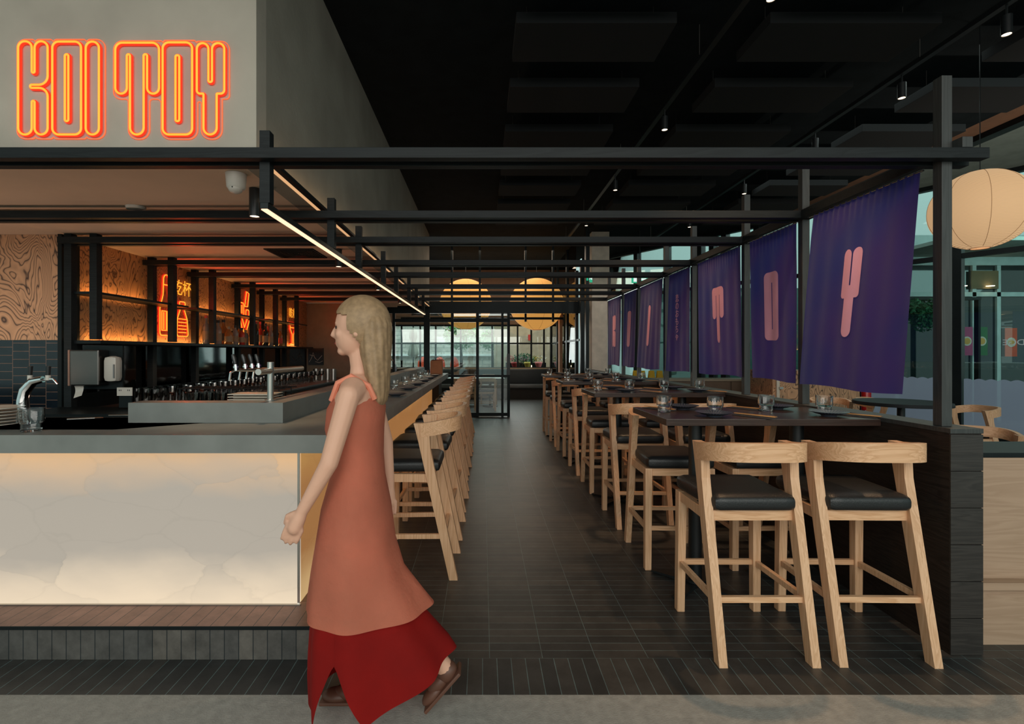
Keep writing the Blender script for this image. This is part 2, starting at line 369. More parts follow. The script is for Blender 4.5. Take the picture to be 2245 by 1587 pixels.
# bulkhead over the bar: sign wall, side wall, soffit
struct(MB().box(-9, -1.035, 2.295, 2.40, 2.14, CZ-0.001).build('wall_front', plain('grey_plaster_daylit_tone', srgb(172, 165, 152), 0.8, var=0.14, vscale=2.0, bump=0.15, bscale=30)))  # same plaster as the side wall, daylight painted in as a lighter tone
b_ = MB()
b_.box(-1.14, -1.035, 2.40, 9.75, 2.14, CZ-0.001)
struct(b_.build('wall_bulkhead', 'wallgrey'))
struct(MB().box(-9, -1.14, 2.40, 9.0, 2.14, 2.20).build('ceiling_soffit', 'soffit'))
# left return wall: figured plywood above glossy tiles, then the long back-bar wall
struct(MB().box(-9, -3.185, 3.78, 3.92, 1.345, 2.139).build('wall_left_plywood', 'zebra'))
struct(MB().box(-9, -3.185, 3.79, 3.92, 0, 1.345).build('wall_left_tiles', 'wetbar'))
struct(MB().box(-3.185, -3.155, 3.76, 3.93, 0, 2.139).build('trim_3', 'frame'))
struct(MB().box(-3.30, -3.155, 3.93, 9.0, 1.345, 2.139).build('wall_left', 'zebra2'))
struct(MB().box(-3.30, -3.155, 3.93, 9.0, 0, 1.344).build('wall_left_base', 'frame'))
M['beige'] = plain('beige_wall', srgb(138, 122, 100), 0.8)
struct(MB().box(-3.30, -1.85, 9.0, 9.1, 0, 2.139).build('wall_kitchen', 'beige'))

# ------------------------------------------------------------------ pergola
DP = [2.09, 3.02, 3.70, 4.63, 5.33, 6.27, 6.97, 7.77]
T = 0.044
per = thing('timber_pergola', 'dark timber pergola of double crossbeams over the bar and tables', 'pergola', (1.98, 2.14, 0.936))
PO = Vector((1.98, 2.14, 0.936))
def pbox(name, x0, x1, y0, y1, z0, z1, mat, bev=0.0015):
    return MB().box(x0-PO.x, x1-PO.x, y0-PO.y, y1-PO.y, z0-PO.z, z1-PO.z, bev).build(name, mat, per)
for i, d in enumerate(DP):
    p0, p1 = d+T, d+2*T
    xr = 2.113 if i == 0 else 1.998
    xl = -4.6 if i < 2 else -3.14
    pbox('crossbeam', xl, xr, d, d+T, 2.062, 2.106, 'black')
    pbox('crossbeam', xl, xr, d+2*T+0.001, d+3*T, 2.062, 2.106, 'black')
    pbox('post', 1.954, 1.998, p0+0.0005, p1, 0.9365, 2.43, 'blackp')
    pbox('hanging_post', -0.950, -0.906, p0+0.0005, p1, 1.888, 2.196, 'black')
    if i >= 2:
        pbox('shelf_post', -3.125, -3.07, p0, p1+0.012, 0.83, 2.138, 'black')
        pbox('shelf_post', -2.935, -2.88, p0, p1+0.012, 1.35, 2.138, 'black')
    if i < 7: pbox('banner_rail', 1.915, 1.950, d+3*T+0.001, DP[i+1]-0.001, 2.062, 2.108, 'black')
    m_ = MB().cyl((1.946-PO.x, d+3*T+0.012-PO.y, 2.045-PO.z), 0.007, 0.016, 10).cyl((1.946-PO.x, d-0.02-PO.y, 2.045-PO.z), 0.007, 0.016, 10)
pbox('top_rail', 1.9995, 2.043, 2.09, 7.95, 2.107, 2.151, 'blackp')

# light strip hung under the hanging posts
t = thing('linear_light', 'long thin black linear light with warm glowing underside over the bar edge', 'light', (-0.925, 2.12, 1.885))
MB().box(-0.016, 0.018, 0, 5.88, -0.026, 0, 0.002).build('housing', 'frame', t)
MB().box(-0.012, 0.014, 0.004, 5.87, -0.031, -0.0262).build('diffuser', 'led', t)
# cove light beside the bulkhead
t = thing('cove_light', 'slim dark cove light rail glowing onto the grey bulkhead wall', 'light', (-0.985, 2.35, 2.137))
MB().box(-0.018, 0.012, 0, 7.2, -0.006, 0.012).build('rail', 'frame', t)
MB().box(-0.016, 0.006, 0, 7.2, 0.0122, 0.016).build('diffuser', emis('cove_led', (1.0, 0.62, 0.32), 5.0), t)
MB().box(-0.044, -0.0185, 0, 7.2, -0.004, 0.001).build('lit_wall_strip', emis('painted_cove_glow', (0.72, 0.40, 0.19), 1.0), t)  # glowing strip painted in for the lit lower edge of the wall

# ------------------------------------------------------------------ bar
t = thing('bar_counter', 'long L-shaped bar with grey concrete slab top over backlit onyx panels', 'bar', (-0.81, 2.21, 0))
P = Vector((-0.81, 2.21, 0))
def lb(mb, x0, x1, y0, y1, z0, z1, bev=0): return mb.box(x0-P.x, x1-P.x, y0-P.y, y1-P.y, z0-P.z, z1-P.z, bev)
mb = MB()
def lshape(mb, pts, z0, z1):
    f = mb.bm.faces.new([mb.bm.verts.new(Vector((x-P.x, y-P.y, z0-P.z))) for x, y in pts])
    r = bmesh.ops.extrude_face_region(mb.bm, geom=[f]); 
    for v in [g for g in r['geom'] if isinstance(g, bmesh.types.BMVert)]: v.co.z = z1-P.z
lshape(mb, [(-9, 2.13), (-0.59, 2.13), (-0.59, 8.62), (-1.14, 8.62), (-1.14, 2.72), (-9, 2.72)], 0.823, 0.90)
mb.build('counter_slab', 'concrete', t)
m_ = MB()
zz = lambda mb, *a: lb(mb, *a)
o1 = MB(); lb(o1, -9, -0.81, 2.212, 2.235, 0.142, 0.822); o1.build('onyx_front', 'onyx', t)
o2 = MB(); lb(o2, -0.835, -0.808, 2.236, 8.03, 0.142, 0.822); o2.build('onyx_side', 'onyxside', t)
o3 = MB(); lb(o3, -0.815, -0.8055, 2.2075, 2.2118, 0.142, 0.822); o3.build('corner_trim', 'steel', t)
o4 = MB(); lb(o4, -1.12, -0.70, 8.031, 8.60, 0.142, 0.822); o4.build('end_cabinet', 'lowwall', t)
o5 = MB(); lb(o5, -1.14, -0.84, 2.24, 8.03, 0.142, 0.822); lb(o5, -9, -1.14, 2.24, 2.66, 0.142, 0.822); o5.build('carcass', 'frame', t)
o6 = MB(); lb(o6, -9, -0.80, 2.200, 2.2115, 0.1405, 0.1455); o6.build('bottom_trim', 'steel', t)
# objects use the world position of z for the onyx gradient: root z is 0
t = thing('tiled_step', 'low step of brown and grey slate tiles running under the bar', 'step', (-0.70, 2.04, 0))
P = Vector((-0.70, 2.04, 0))
a = MB(); lb(a, -9, -0.70, 2.042, 2.06, 0.001, 0.128); a.build('riser', 'riser', t)
a = MB(); lshape(a, [(-9, 2.036), (-0.70, 2.036), (-0.70, 8.6), (-1.13, 8.6), (-1.13, 2.7), (-9, 2.7)], 0.129, 0.140); a.build('tread', 'step', t)
a = MB(); lb(a, -0.718, -0.702, 2.061, 8.6, 0.001, 0.128); a.build('side_riser', 'stepside', t)
a = MB(); lb(a, -9, -0.698, 2.033, 2.0355, 0.126, 0.1405); a.build('edge_trim', 'frame', t)
# raised upstand
P = Vector((-0.995, 2.5, 0.9))
t = thing('bar_upstand', 'raised grey concrete ledge around the inside of the bar top', 'ledge', P)
a = MB(); lshape(a, [(-1.766, 2.5), (-0.995, 2.5), (-0.995, 8.6), (-1.137, 8.6), (-1.137, 2.62), (-1.766, 2.62)], 0.9005, 1.0); a.build('ledge', 'concrete', t)
P = Vector((-1.4, 2.7, 0.66))
t = thing('inner_worktop', 'dark sunken stainless worktop inside the bar', 'worktop', P)
a = MB(); lb(a, -2.1, -1.145, 2.73, 8.5, 0.60, 0.80); lb(a, -1.6, -1.145, 2.725, 2.90, 0.80, 0.955); a.build('worktop', 'frame', t)
# back counter
P = Vector((-2.7, 4.0, 0))
t = thing('back_counter', 'dark timber back counter below the bottle shelves', 'counter', P)
a = MB(); lb(a, -3.15, -2.34, 3.94, 8.9, 0.0, 0.785); a.build('cabinet', 'frame', t)
a = MB(); lb(a, -3.15, -2.30, 3.94, 8.9, 0.786, 0.81, 0.002); a.build('worktop', plain('red_brown_worktop', (0.05, 0.03, 0.025), 0.4), t)
P = Vector((-2.8, 3.0, 0.86))
t = thing('grey_side_counter', 'grey concrete side counter with black base beside the tiled wall', 'counter', P)
a = MB(); lb(a, -3.15, -2.30, 3.30, 3.75, 0.80, 0.845); lb(a, -3.1, -2.3, 3.32, 3.74, 0.0, 0.80); a.build('worktop', 'frame', t)
# bar mat
t = thing('rubber_bar_mat', 'large black rubber bar mat on the near counter', 'mat', (-2.3, 2.45, 0.9005))
a = MB(); a.bm.faces.new([a.bm.verts.new(Vector(q)) for q in [(-2.0, -0.17, 0.0), (0.62, -0.17, 0.0), (0.92, 0.05, 0.0), (0.92, 0.26, 0), (-2.0, 0.26, 0.0)]])
bmesh.ops.solidify(a.bm, geom=a.bm.faces[:], thickness=-0.012)
a.build('mat', 'steelblk', t)

# ------------------------------------------------------------------ shelves
SH = [(DP[2]+T, DP[7]+2*T)]
y0, y1 = 3.77, 8.5
t = thing('bottle_shelf', 'long dark lower back-bar shelf carrying the spirit bottles', 'shelf', (-3.0, y0, 1.34))
MB().box(-0.14, 0.13, 0, y1-y0, -0.022, 0.003).build('board', 'frame', t)
MB().box(-0.125, -0.11, 0.2, y1-y0, 0.0035, 0.008).build('light_strip', emis('shelf_led', (1.0, 0.50, 0.16), 26.0), t)
segs = [(DP[2]+0.2-0.1, DP[3]+0.30), (DP[4]-0.1, DP[5]+0.30), (DP[6]-0.1, DP[7]+0.30)]
segs = [(3.77, 4.95), (5.10, 6.62), (6.80, 8.30)]
nm = ['nearest', 'middle', 'farthest']
for (a0, a1), n_ in zip(segs, nm):
    t = thing('upper_shelf', n_+' thin dark upper shelf along the plywood back bar', 'shelf', (-3.0, a0, 1.70), 0, 'upper back-bar shelves')
    a = MB()
    x0 = -0.118
    a.box(x0, 0.10, 0, a1-a0, -0.008, 0.010); a.build('board', 'frame', t)
    MB().box(-0.116, -0.102, 0.15, a1-a0-0.2, 0.0102, 0.014).build('light_strip', emis('shelf_led', (1.0, 0.50, 0.16), 22.0), t)
# dark mirror splashback
struct(MB().box(-3.154, -3.15, 3.95, 8.9, 0.93, 1.31).build('window_mirror', 'mirror'))
for k, y in enumerate([4.65, 5.35, 6.3, 6.98, 7.8]):
    pass

# ------------------------------------------------------------------ neon signs
M['neon'] = emis('neon_orange_core', (1.0, 0.36, 0.03), 1.35)
M['neonred'] = emis('neon_red_edge', (1.0, 0.03, 0.008), 1.3)
M['neonedge'] = emis('acrylic_lit_edge', (1.0, 0.16, 0.05), 1.0)
S_ = 0.3402*2.27/F
def sgn(p, y): return ((p[0]*0.3402-1058)*2.281/F, y, 1.25+(773-p[1]*0.3402)*2.281/F)
OR = Vector(sgn((790, 870), 2.294))
def neonletter(word, ch, shapes):
    a = MB(); r = MB()
    for sh in shapes:
        if sh is None: continue
        pth = dens(rpath(sh), 25)
        a.tube([Vector(sgn(p, 2.2810))-OR for p in pth], 0.0058, 8, True, up=(0, 1, 0))
        r.tube([Vector(sgn(p, 2.2855))-OR for p in pth], 0.0088, 8, True, up=(0, 1, 0))
    o = a.build('letter_tube', 'neon', word, True); o['label'] = 'glowing orange neon letter '+ch
    r.build('tube_backing', 'neonred', o, True)
ka = [(98,246,62),(206,246,50),(217,262,3),(228,246,50),(322,246,50),(333,262,3),(345,246,50),(538,246,50),(548,262,3),(560,246,50),(668,246,62),(668,890,62),(560,890,50),(548,876,3),(538,890,50),(345,890,50),(333,876,3),(322,890,50),(228,890,50),(217,876,3),(206,890,50),(98,890,62)]
ta = [(722,255,60),(1035,255,40),(1042,268,3),(1050,252,50),(1250,252,50),(1257,268,3),(1265,258,50),(1352,258,50),(1358,270,3),(1366,258,50),(1472,258,60),(1472,632,55),(1425,632,5),(1425,892,60),(1290,892,60),(1290,650,10),(1266,650,10),(1266,892,60),(1030,892,60),(1030,632,30),(955,632,20),(955,892,62),(818,892,62),(818,632,20),(722,632,50)]
neon = thing('neon_sign', 'large orange neon KOI TOY sign on the grey bulkhead wall', 'neon sign', OR)
for ch, key in (('K', 'K'), ('O', 'O'), ('I', 'I'), ('T', 'T'), ('O', 'P'), ('Y', 'Y')):
    neonletter(neon, ch, GL[key])
a = MB()
for sh in (ka, ta): a.tube([Vector(sgn(p, 2.2895))-OR for p in dens(rpath(sh), 30)], 0.0018, 6, True, up=(0, 1, 0))
a.build('acrylic_edge', 'neonedge', neon, True)
a = MB()
for sh in (ka, ta): a.tube([Vector(sgn(p, 2.2935))-OR for p in dens(rpath(sh), 30)], 0.0012, 6, True, up=(0, 1, 0))
a.build('acrylic_back_edge', 'neonedge', neon, True)

# wall neon signs on the plywood (plane X=-3.155, sign coordinates: u along +y(far to the right in view), v up)
def textcurve(txt, size, bevel=0.0):
    cu = bpy.data.curves.new('t', 'FONT'); cu.body = txt; cu.size = size; cu.align_x = 'CENTER'
    cu.extrude = 0.001; cu.resolution_u = 3
    o = bpy.data.objects.new('t', cu); COL.objects.link(o)
    dg = bpy.context.evaluated_depsgraph_get(); me = bpy.data.meshes.new_from_object(o.evaluated_get(dg))
    bpy.data.objects.remove(o); return me
def textobj(name, txt, size, mat, parent, loc, rot, bold=0):
    me = textcurve(txt, size*U); me.materials.clear(); me.materials.append(M[mat] if isinstance(mat, str) else mat)
    o = bpy.data.objects.new(name, me); COL.objects.link(o); o.parent = parent; o.location = Vector(loc)*U; o.rotation_euler = rot
    return o
def wallneon(y0, z0, label):
    t = thing('neon_sign', label, 'neon sign', (-3.154, y0, z0), 0, 'neon signs on the plywood back bar')
    return t
def nt_(paths, t, nm='neon_tube', r=0.006):
    a = MB(); b2 = MB()
    for pth, closed in paths:
        pp = dens(rpath(pth), 0.02) if closed else [Vector(p[:2]) for p in pth]
        a.tube([(0.022, p[0], p[1]) for p in pp], r, 6, closed, up=(1, 0, 0))
        b2.tube([(0.013, p[0], p[1]) for p in pp], r*1.7, 6, closed, up=(1, 0, 0))
    o = a.build(nm, 'neon', t, True); b2.build('tube_backing', 'neonred', o, True)
# sign one: tall bottle, cup characters, small flask
t = wallneon(4.87, 1.42, 'red neon sign of a tall bottle and a flask on the plywood, nearest the camera')
nt_([([(0.0,0.0,.03),(0.20,0.0,.03),(0.20,0.26,.05),(0.155,0.40,.05),(0.15,0.60,.05),(0.06,0.60,.05),(0.05,0.40,.05),(0.0,0.26,.05)], True),
     ([(0.055,0.5),(0.155,0.5)], False), ([(0.03,0.05,.01),(0.10,0.05,.01),(0.10,0.24,.01),(0.03,0.24,.01)], True), ([(0.06,0.06),(0.06,0.23)], False),
     ([(0.12,0.05,.01),(0.17,0.05,.01),(0.17,0.24,.01),(0.12,0.24,.01)], True), ([(0.0,0.30),(0.2,0.30)], False)], t, r=0.005)
nt_([([(0.27,0.0,.03),(0.47,0.0,.03),(0.45,0.18,.04),(0.40,0.28,.04),(0.42,0.36,.02),(0.31,0.36,.02),(0.33,0.28,.04),(0.28,0.18,.04)], True)]+
    [([(0.30,0.04+k*0.035),(0.435,0.04+k*0.035)], False) for k in range(5)], t, r=0.005)
textobj('neon_characters', '乾杯', 0.17, 'neon', t, (0.02, 0.37, 0.44), (PI/2, 0, PI/2))
# sign two: arms raising a glass
t = wallneon(6.44, 1.40, 'red neon sign of raised mugs, second of three along the back bar')
nt_([([(0.02,0.33,.02),(0.14,0.33,.02),(0.14,0.50,.03),(0.02,0.50,.03)], True), ([(0.05,0.36),(0.05,0.47)], False), ([(0.09,0.36),(0.09,0.47)], False),
     ([(0.17,0.46),(0.22,0.66),(0.29,0.64),(0.25,0.46),(0.17,0.46)], False), ([(0.20,0.33,.03),(0.29,0.33,.03),(0.29,0.42,.03),(0.20,0.42,.03)], True),
     ([(0.03,0.30),(0.10,0.16),(0.07,0.0),(0.20,0.0),(0.22,0.14),(0.30,0.28)], False), ([(0.10,0.30),(0.16,0.18),(0.24,0.30)], False), ([(0.13,0.16),(0.13,0.02)], False)], t, r=0.006)
# sign three: wine glass with characters
t = wallneon(8.12, 1.38, 'red neon sign of a wine glass under small characters, farthest along the back bar')
nt_([([(0.05,0.36),(0.05,0.26),(0.13,0.17),(0.13,0.03),(0.04,0.01),(0.30,0.01),(0.19,0.03),(0.19,0.17),(0.28,0.26),(0.28,0.36),(0.05,0.36)], False),
     ([(0.06,0.28),(0.27,0.28)], False), ([(0.33,0.62),(0.40,0.62),(0.40,0.32),(0.33,0.32)], False),
     ([(0.33,0.04,.02),(0.41,0.04,.02),(0.41,0.20,.02),(0.33,0.20,.02)], True)], t, r=0.007)
textobj('neon_characters', '乾杯', 0.17, 'neon', t, (0.02, 0.17, 0.46), (PI/2, 0, PI/2))

# ------------------------------------------------------------------ bottles
def bottle(label, body, h, r, mat, cap, lab, loc):
    t = thing('spirit_bottle', label, 'bottle', loc, random.uniform(0, 3), 'spirit bottles on the lower back-bar shelf')
    neck = r*0.36; sh = h*body
    MB().lathe([(0, 0), (r*0.95, 0), (r, 0.006), (r, sh), (r*0.8, sh+0.02), (neck, sh+0.045), (neck, h-0.03), (0, h-0.03)], seg=14).build('bottle_body', mat, t, True)
    MB().lathe([(0, h-0.03), (neck*1.25, h-0.03), (neck*1.25, h), (0, h)], seg=12).build('cap', cap, t, True)
    MB().lathe([(r*1.012, sh*0.25), (r*1.012, sh*0.75)], seg=14).build('paper_label', lab, t, True)
def liq(name, c, rough=0.08):
    return plain(name, c, rough, 0, var=0.05, coat=0.6)
BM = {'amber': liq('amber_spirit', (0.30, 0.10, 0.025)), 'dark': liq('dark_glass', (0.012, 0.016, 0.014)), 'clear': liq('clear_spirit', (0.20, 0.17, 0.15)), 'red': liq('red_spirit', (0.40, 0.03, 0.015)), 'green': liq('green_glass', (0.015, 0.05, 0.03))}
LAB = {'cream': plain('cream_label', srgb(140, 118, 92), 0.7), 'blackl': plain('black_label', (0.01, 0.01, 0.01), 0.6), 'redl': plain('red_label', (0.5, 0.05, 0.03), 0.6)}
bl = [(452,'clear',.27,.036,'redl','cream','clear bottle with red cap standing alone left of the row'),
 (478,'clear',.23,.038,'blackl','cream','clear square-shouldered bottle with black cap'),
 (490,'amber',.25,.042,'blackl','blackl','amber whisky bottle with black label'),
 (501,'amber',.18,.044,'cream','cream','short amber bottle with cream cap'),
 (509,'dark',.17,.042,'cream','cream','squat dark bottle with pale cap and white label'),
 (516,'clear',.20,.034,'blackl','cream','clear bottle behind the squat dark bottle'),
 (524,'amber',.20,.034,'blackl','redl','amber bottle with red label left of the second neon'),
 (530,'red',.18,.034,'blackl','cream','reddish bottle below the second neon sign'),
 (538,'clear',.17,.040,'cream','cream','wide pale bottle below the second neon sign'),
 (562,'dark',.27,.030,'redl','blackl','slim dark bottle with red cap right of the second neon'),
 (571,'red',.28,.032,'redl','cream','bright red bottle with cream label'),
 (582,'dark',.26,.038,'blackl','cream','dark wine bottle with cream label'),
 (588,'red',.24,.030,'redl','redl','orange red bottle beside the dark wine bottle'),
 (594,'clear',.25,.030,'cream','cream','pale slender bottle behind the shelf post'),
 (607,'dark',.25,.034,'blackl','blackl','dark bottle right of the fourth shelf post'),
 (615,'amber',.22,.030,'cream','redl','small amber bottle last in the row')]
for i, (px, mt, h, r, cap, lab, tx) in enumerate(bl):
    X = -2.97+(0.05 if i % 2 else -0.03)
    d = -X*F/(1058-px)
    bottle(tx, .6, h*1.15, r, BM[mt], LAB[cap], LAB[lab], (X, d, 1.3435))

# ------------------------------------------------------------------ glasses in the back bar
mg = MB(); mg.lathe([(0.030, 0), (0.036, 0.002), (0.040, 0.13), (0.038, 0.13), (0.034, 0.01), (0.0, 0.01)], seg=12)
g1 = mg.build('highball_glass', 'backglass', None, True, (-2.9, 4.3, 0.8105)); GG = 'clear glasses lined up on the back counter'
tag(g1, 'clear highball glass in the rows on the back counter', 'glass', GG)
def mini(o, loc):
    c = o.copy(); COL.objects.link(c); c.location = Vector(loc)*U; return c
rows = [(-2.99, 4.35), (-2.88, 4.30), (-2.77, 4.25)]
first = True
for xx, ys in rows:
    y = ys
    while y < 8.0:
        if first: g1.location = Vector((xx, y, 0.8105))*U; first = False
        else: mini(g1, (xx+random.uniform(-.006, .006), y, 0.8105))
        y += 0.098
mg = MB(); mg.lathe([(0.0, 0), (0.033, 0.001), (0.033, 0.003), (0.004, 0.008), (0.004, 0.075), (0.034, 0.10), (0.040, 0.15), (0.038, 0.15), (0.030, 0.10), (0, 0.08)], seg=12)
g2 = mg.build('wine_glass', 'backglass', None, True, (-2.66, 4.3, 0.8105)); tag(g2, 'clear stemmed glass in the front row on the back counter', 'glass', 'stemmed glasses at the front of the back counter')
for k in range(1, 38): mini(g2, (-2.66+(0.095 if k % 2 else 0), 4.3+k*0.1, 0.8105))
# wire rack with coupes near the ledge
t = thing('wire_glass_rack', 'black wire rack holding upturned glasses behind the bar ledge', 'rack', (-2.08, 3.45, 0.846))
a = MB()
for x in (0, 0.34, 0.68):
    for y in (0, 0.22): a.tube([(x, y, -0.045), (x, y, 0.155)], 0.003, 5)
for y in (0, 0.11, 0.22): a.tube([(-0.02, y, 0.155), (0.72, y, 0.155)], 0.004, 5)
for k in range(16): a.tube([(k*0.045, -0.01, 0.158), (k*0.045, 0.23, 0.158)], 0.0022, 5)
for y in (0, 0.11, 0.22): a.tube([(-0.02, y, 0.0), (0.72, y, 0.0)], 0.003, 5)
a.build('wire_frame', 'steelblk', t)
for k in range(7):
    for j in range(2):
        g = mini(g1, (-2.02+k*0.095, 3.51+j*0.10, 0.8505)); g.scale = (1, 1, 0.9); g['label'] = 'clear glass standing in the black wire rack'; g['group'] = 'glasses in the wire rack'

# stainless canisters, chalkboard
for k in range(4):
    x = -2.72+k*0.10; c = MB().lathe([(0, 0), (0.045, 0), (0.045, 0.175), (0.041, 0.175), (0.041, 0.01), (0, 0.01)], seg=20)
    tag(c.build('steel_canister', 'steel', None, True, (x, 8.2-0.02*k, 0.8105)), ['leftmost', 'second', 'third', 'rightmost'][k]+' of four brushed steel canisters at the end of the back counter', 'canister', 'steel canisters')
t = thing('chalkboard', 'black chalkboard with white mountain line drawing on the kitchen wall', 'chalkboard', (-3.12, 8.985, 1.03))
MB().box(0, 0.27, -0.012, 0.0145, 0, 0.30).build('board', 'steelblk', t)
a = MB(); a.tube([(0.02, -0.016, 0.05), (0.06, -0.016, 0.12), (0.09, -0.016, 0.22), (0.12, -0.016, 0.13), (0.17, -0.016, 0.08), (0.25, -0.016, 0.17)], 0.005, 5); a.tube([(0.03, -0.016, 0.18), (0.10, -0.016, 0.16)], 0.006, 5); a.tube([(0.13, -0.016, 0.06), (0.20, -0.016, 0.04), (0.26, -0.016, 0.07)], 0.004, 5)
a.build('chalk_drawing', 'white', t)

# dispensers and outlet by the back-bar wall, on added backing pieces
t = thing('paper_towel_dispenser', 'stainless steel paper towel dispenser with a towel hanging out beside the tiled wall', 'dispenser', (-2.86, 3.62, 1.01))
MB().box(-0.12, 0.09, 0, 0.10, 0, 0.26, 0.01).build('housing', plain('dark_stainless', (0.16, 0.14, 0.13), 0.25, 1.0, var=0.05), t)
MB().box(-0.135, -0.121, 0.0, 0.10, 0.0, 0.26, 0.004).build('side_cover', plain('warm_beige_metal', srgb(150, 110, 92), 0.5), t)
a = MB(); a.grid(lambda u, v: Vector((-0.11+0.06*u, 0.03+0.01*math.sin(v*4), -0.001-0.09*v+0.02*u)), 4, 5); a.build('paper_towel', 'white', t)
MB().box(-0.10, 0.19, 0.101, 0.119, -0.03, 0.29).build('added_backing_panel', 'frame', t)  # invented dark board, added so both dispensers have something to hang on
t = thing('soap_dispenser', 'rounded white soap dispenser right of the steel towel box', 'dispenser', (-2.715, 3.64, 1.035))
a = MB(); a.box(-0.045, 0.055, 0, 0.08, 0, 0.19, 0.035); a.build('housing', 'white', t, True)
MB().box(0.035, 0.043, -0.004, 0.001, 0.03, 0.13, 0.001).build('level_window', plain('grey_window', (0.2, 0.2, 0.2), 0.3), t)
t = thing('power_outlet', 'small white double power outlet plate above the side counter', 'outlet', (-2.64, 3.758, 0.965))
t.location = Vector((-2.57, 3.60, 0.94))*U
MB().box(-0.055, 0.055, 0, 0.008, 0, 0.06, 0.002).build('plate', 'white', t)
a = MB()
for sx in (-0.03, 0.03): a.box(sx-0.008, sx-0.004, -0.002, 0.0, 0.035, 0.045).box(sx+0.004, sx+0.008, -0.002, 0.0, 0.035, 0.045)
a.build('sockets', 'steelblk', t)
MB().box(-0.045, 0.045, 0.009, 0.02, -0.085, 0.055).build('post', 'frame', t)  # invented backing post, added to support the outlet plate
# taps
t = thing('beer_tap_tower', 'brushed steel T-shaped beer tap tower with black handles on the bar ledge', 'tap', (-1.118, 2.645, 1.0005))
MB().lathe([(0, 0), (0.028, 0), (0.028, 0.004), (0.0165, 0.006), (0.0165, 0.20), (0, 0.20)], seg=20).build('column', 'steel', t, True)
MB().cyl((0, -0.145, 0.153), 0.0155, 0.60, 20, 'Y').build('manifold', 'steel', t, True)
for k in range(4):
    y = (0.105, 0.215, 0.300, 0.385)[k]
    o = MB().tube([(-0.012, y, 0.153), (-0.235, y, 0.153), (-0.262, y, 0.140), (-0.270, y, 0.095)], [0.008, 0.0075, 0.0065, 0.006], 8).build('spout', 'chrome', t, True)
    MB().tube([(-0.232, y, 0.150), (-0.236, y, 0.185)], 0.0095, 8).tube([(-0.234, y, 0.166), (-0.235, y, 0.176)], 0.014, 8).build('handle_collar', 'chrome', o, True)
    MB().tube([(-0.237, y, 0.185), (-0.246, y, 0.222), (-0.252, y, 0.240)], [0.008, 0.012, 0.008], 8).build('handle', 'steelblk', o, True)
t = thing('chrome_beer_font', 'curved polished chrome beer font with two black handles at the left of the bar', 'tap', (-2.29, 2.5, 0.9125))
a = MB(); a.tube([(0, 0, 0), (0, 0, 0.10), (0.012, 0, 0.15), (0.05, 0, 0.195), (0.10, 0, 0.205)], [0.03, 0.026, 0.025, 0.022, 0.016], 16)
a.build('swan_neck', 'chrome', t, True)
for k, x in enumerate((0.035, 0.125)):
    o = MB().tube([(x, 0, 0.20), (x, 0, 0.225)], 0.011, 10).build('handle_collar', 'white', t, True)
    MB().tube([(x, 0, 0.225), (x+0.002, 0, 0.27)], [0.009, 0.011], 10).build('handle', 'steelblk', o, True)
MB().tube([(0.09, 0, 0.203), (0.15, 0, 0.205), (0.172, 0, 0.18)], [0.007, 0.006, 0.004], 8).build('spout', 'chrome', t, True)
for nm_, X, d, hh, lab in (('chrome_faucet', -1.35, 5.2, 0.20, 'arched chrome faucet inside the bar, nearer one'), ('chrome_faucet', -1.37, 6.9, 0.20, 'arched chrome faucet inside the bar, farther one')):
    t = thing(nm_, lab, 'faucet', (X, d, 0.8005))
    MB().tube([(0, 0, 0), (0, 0, 0.23)]+[(0.09-0.09*math.cos(q*PI/8), 0, 0.23+0.13*math.sin(q*PI/8)) for q in range(1, 9)]+[(0.18, 0, 0.18)], 0.008, 8).build('spout', 'chrome', t, True)
    MB().cyl((0, 0, 0), 0.02, 0.03, 12).build('base', 'chrome', t, True)

# plates stacks
def stack(name, n, loc, label, round_=False):
    for k in range(n):
        ordn = ['bottom', 'second', 'third', 'fourth', 'fifth', 'sixth', 'top']
        nm2 = 'topmost' if k == n-1 else ordn[k] if k < 6 else 'sixth'
        a = MB()
        if round_: a.lathe([(0, 0), (0.05, 0), (0.12, 0.010), (0.12, 0.013), (0.05, 0.004), (0, 0.004)], seg=32)
        else:
            a.box(-0.10, 0.10, -0.055, 0.055, 0, 0.006, 0.002); a.box(-0.122, 0.122, -0.075, 0.075, 0.006, 0.0105, 0.002)
        o = a.build('side_plate' if round_ else 'square_plate', 'ceramic', None, round_, (loc[0], loc[1], loc[2]+k*0.0145))
        tag(o, label % nm2, 'plate', name)
stack('square plates stacked behind the bar ledge', 5, (-1.27, 2.81, 0.9555), '%s white rectangular plate of the stack behind the bar ledge')
stack('round plates stacked at the left of the bar', 6, (-2.24, 2.315, 0.9125), '%s white round plate of the stack at the left end of the bar', True)
for o in [o for o in bpy.data.objects if o.get('group') == 'round plates stacked at the left of the bar']: o.location.x -= 0.03*U
# bar spoons and strainers
for k, (x, y, rz, lb_) in enumerate([(-1.72, 2.72, 0.4, 'silver bar spoon on the black mat, nearest the ledge'), (-1.62, 2.85, 0.1, 'silver tongs lying behind the bar spoon')]):
    a = MB().tube([(-0.07, 0, 0.006), (0.05, 0, 0.006)], 0.004, 6).sphere((0.06, 0, 0.006), 0.014, 1.4, 1, 0.35, 10, 6)
    tag(a.build('bar_spoon', 'steel', None, True, (x-0.28, y-0.2, 0.9135), rz), lb_, 'spoon')

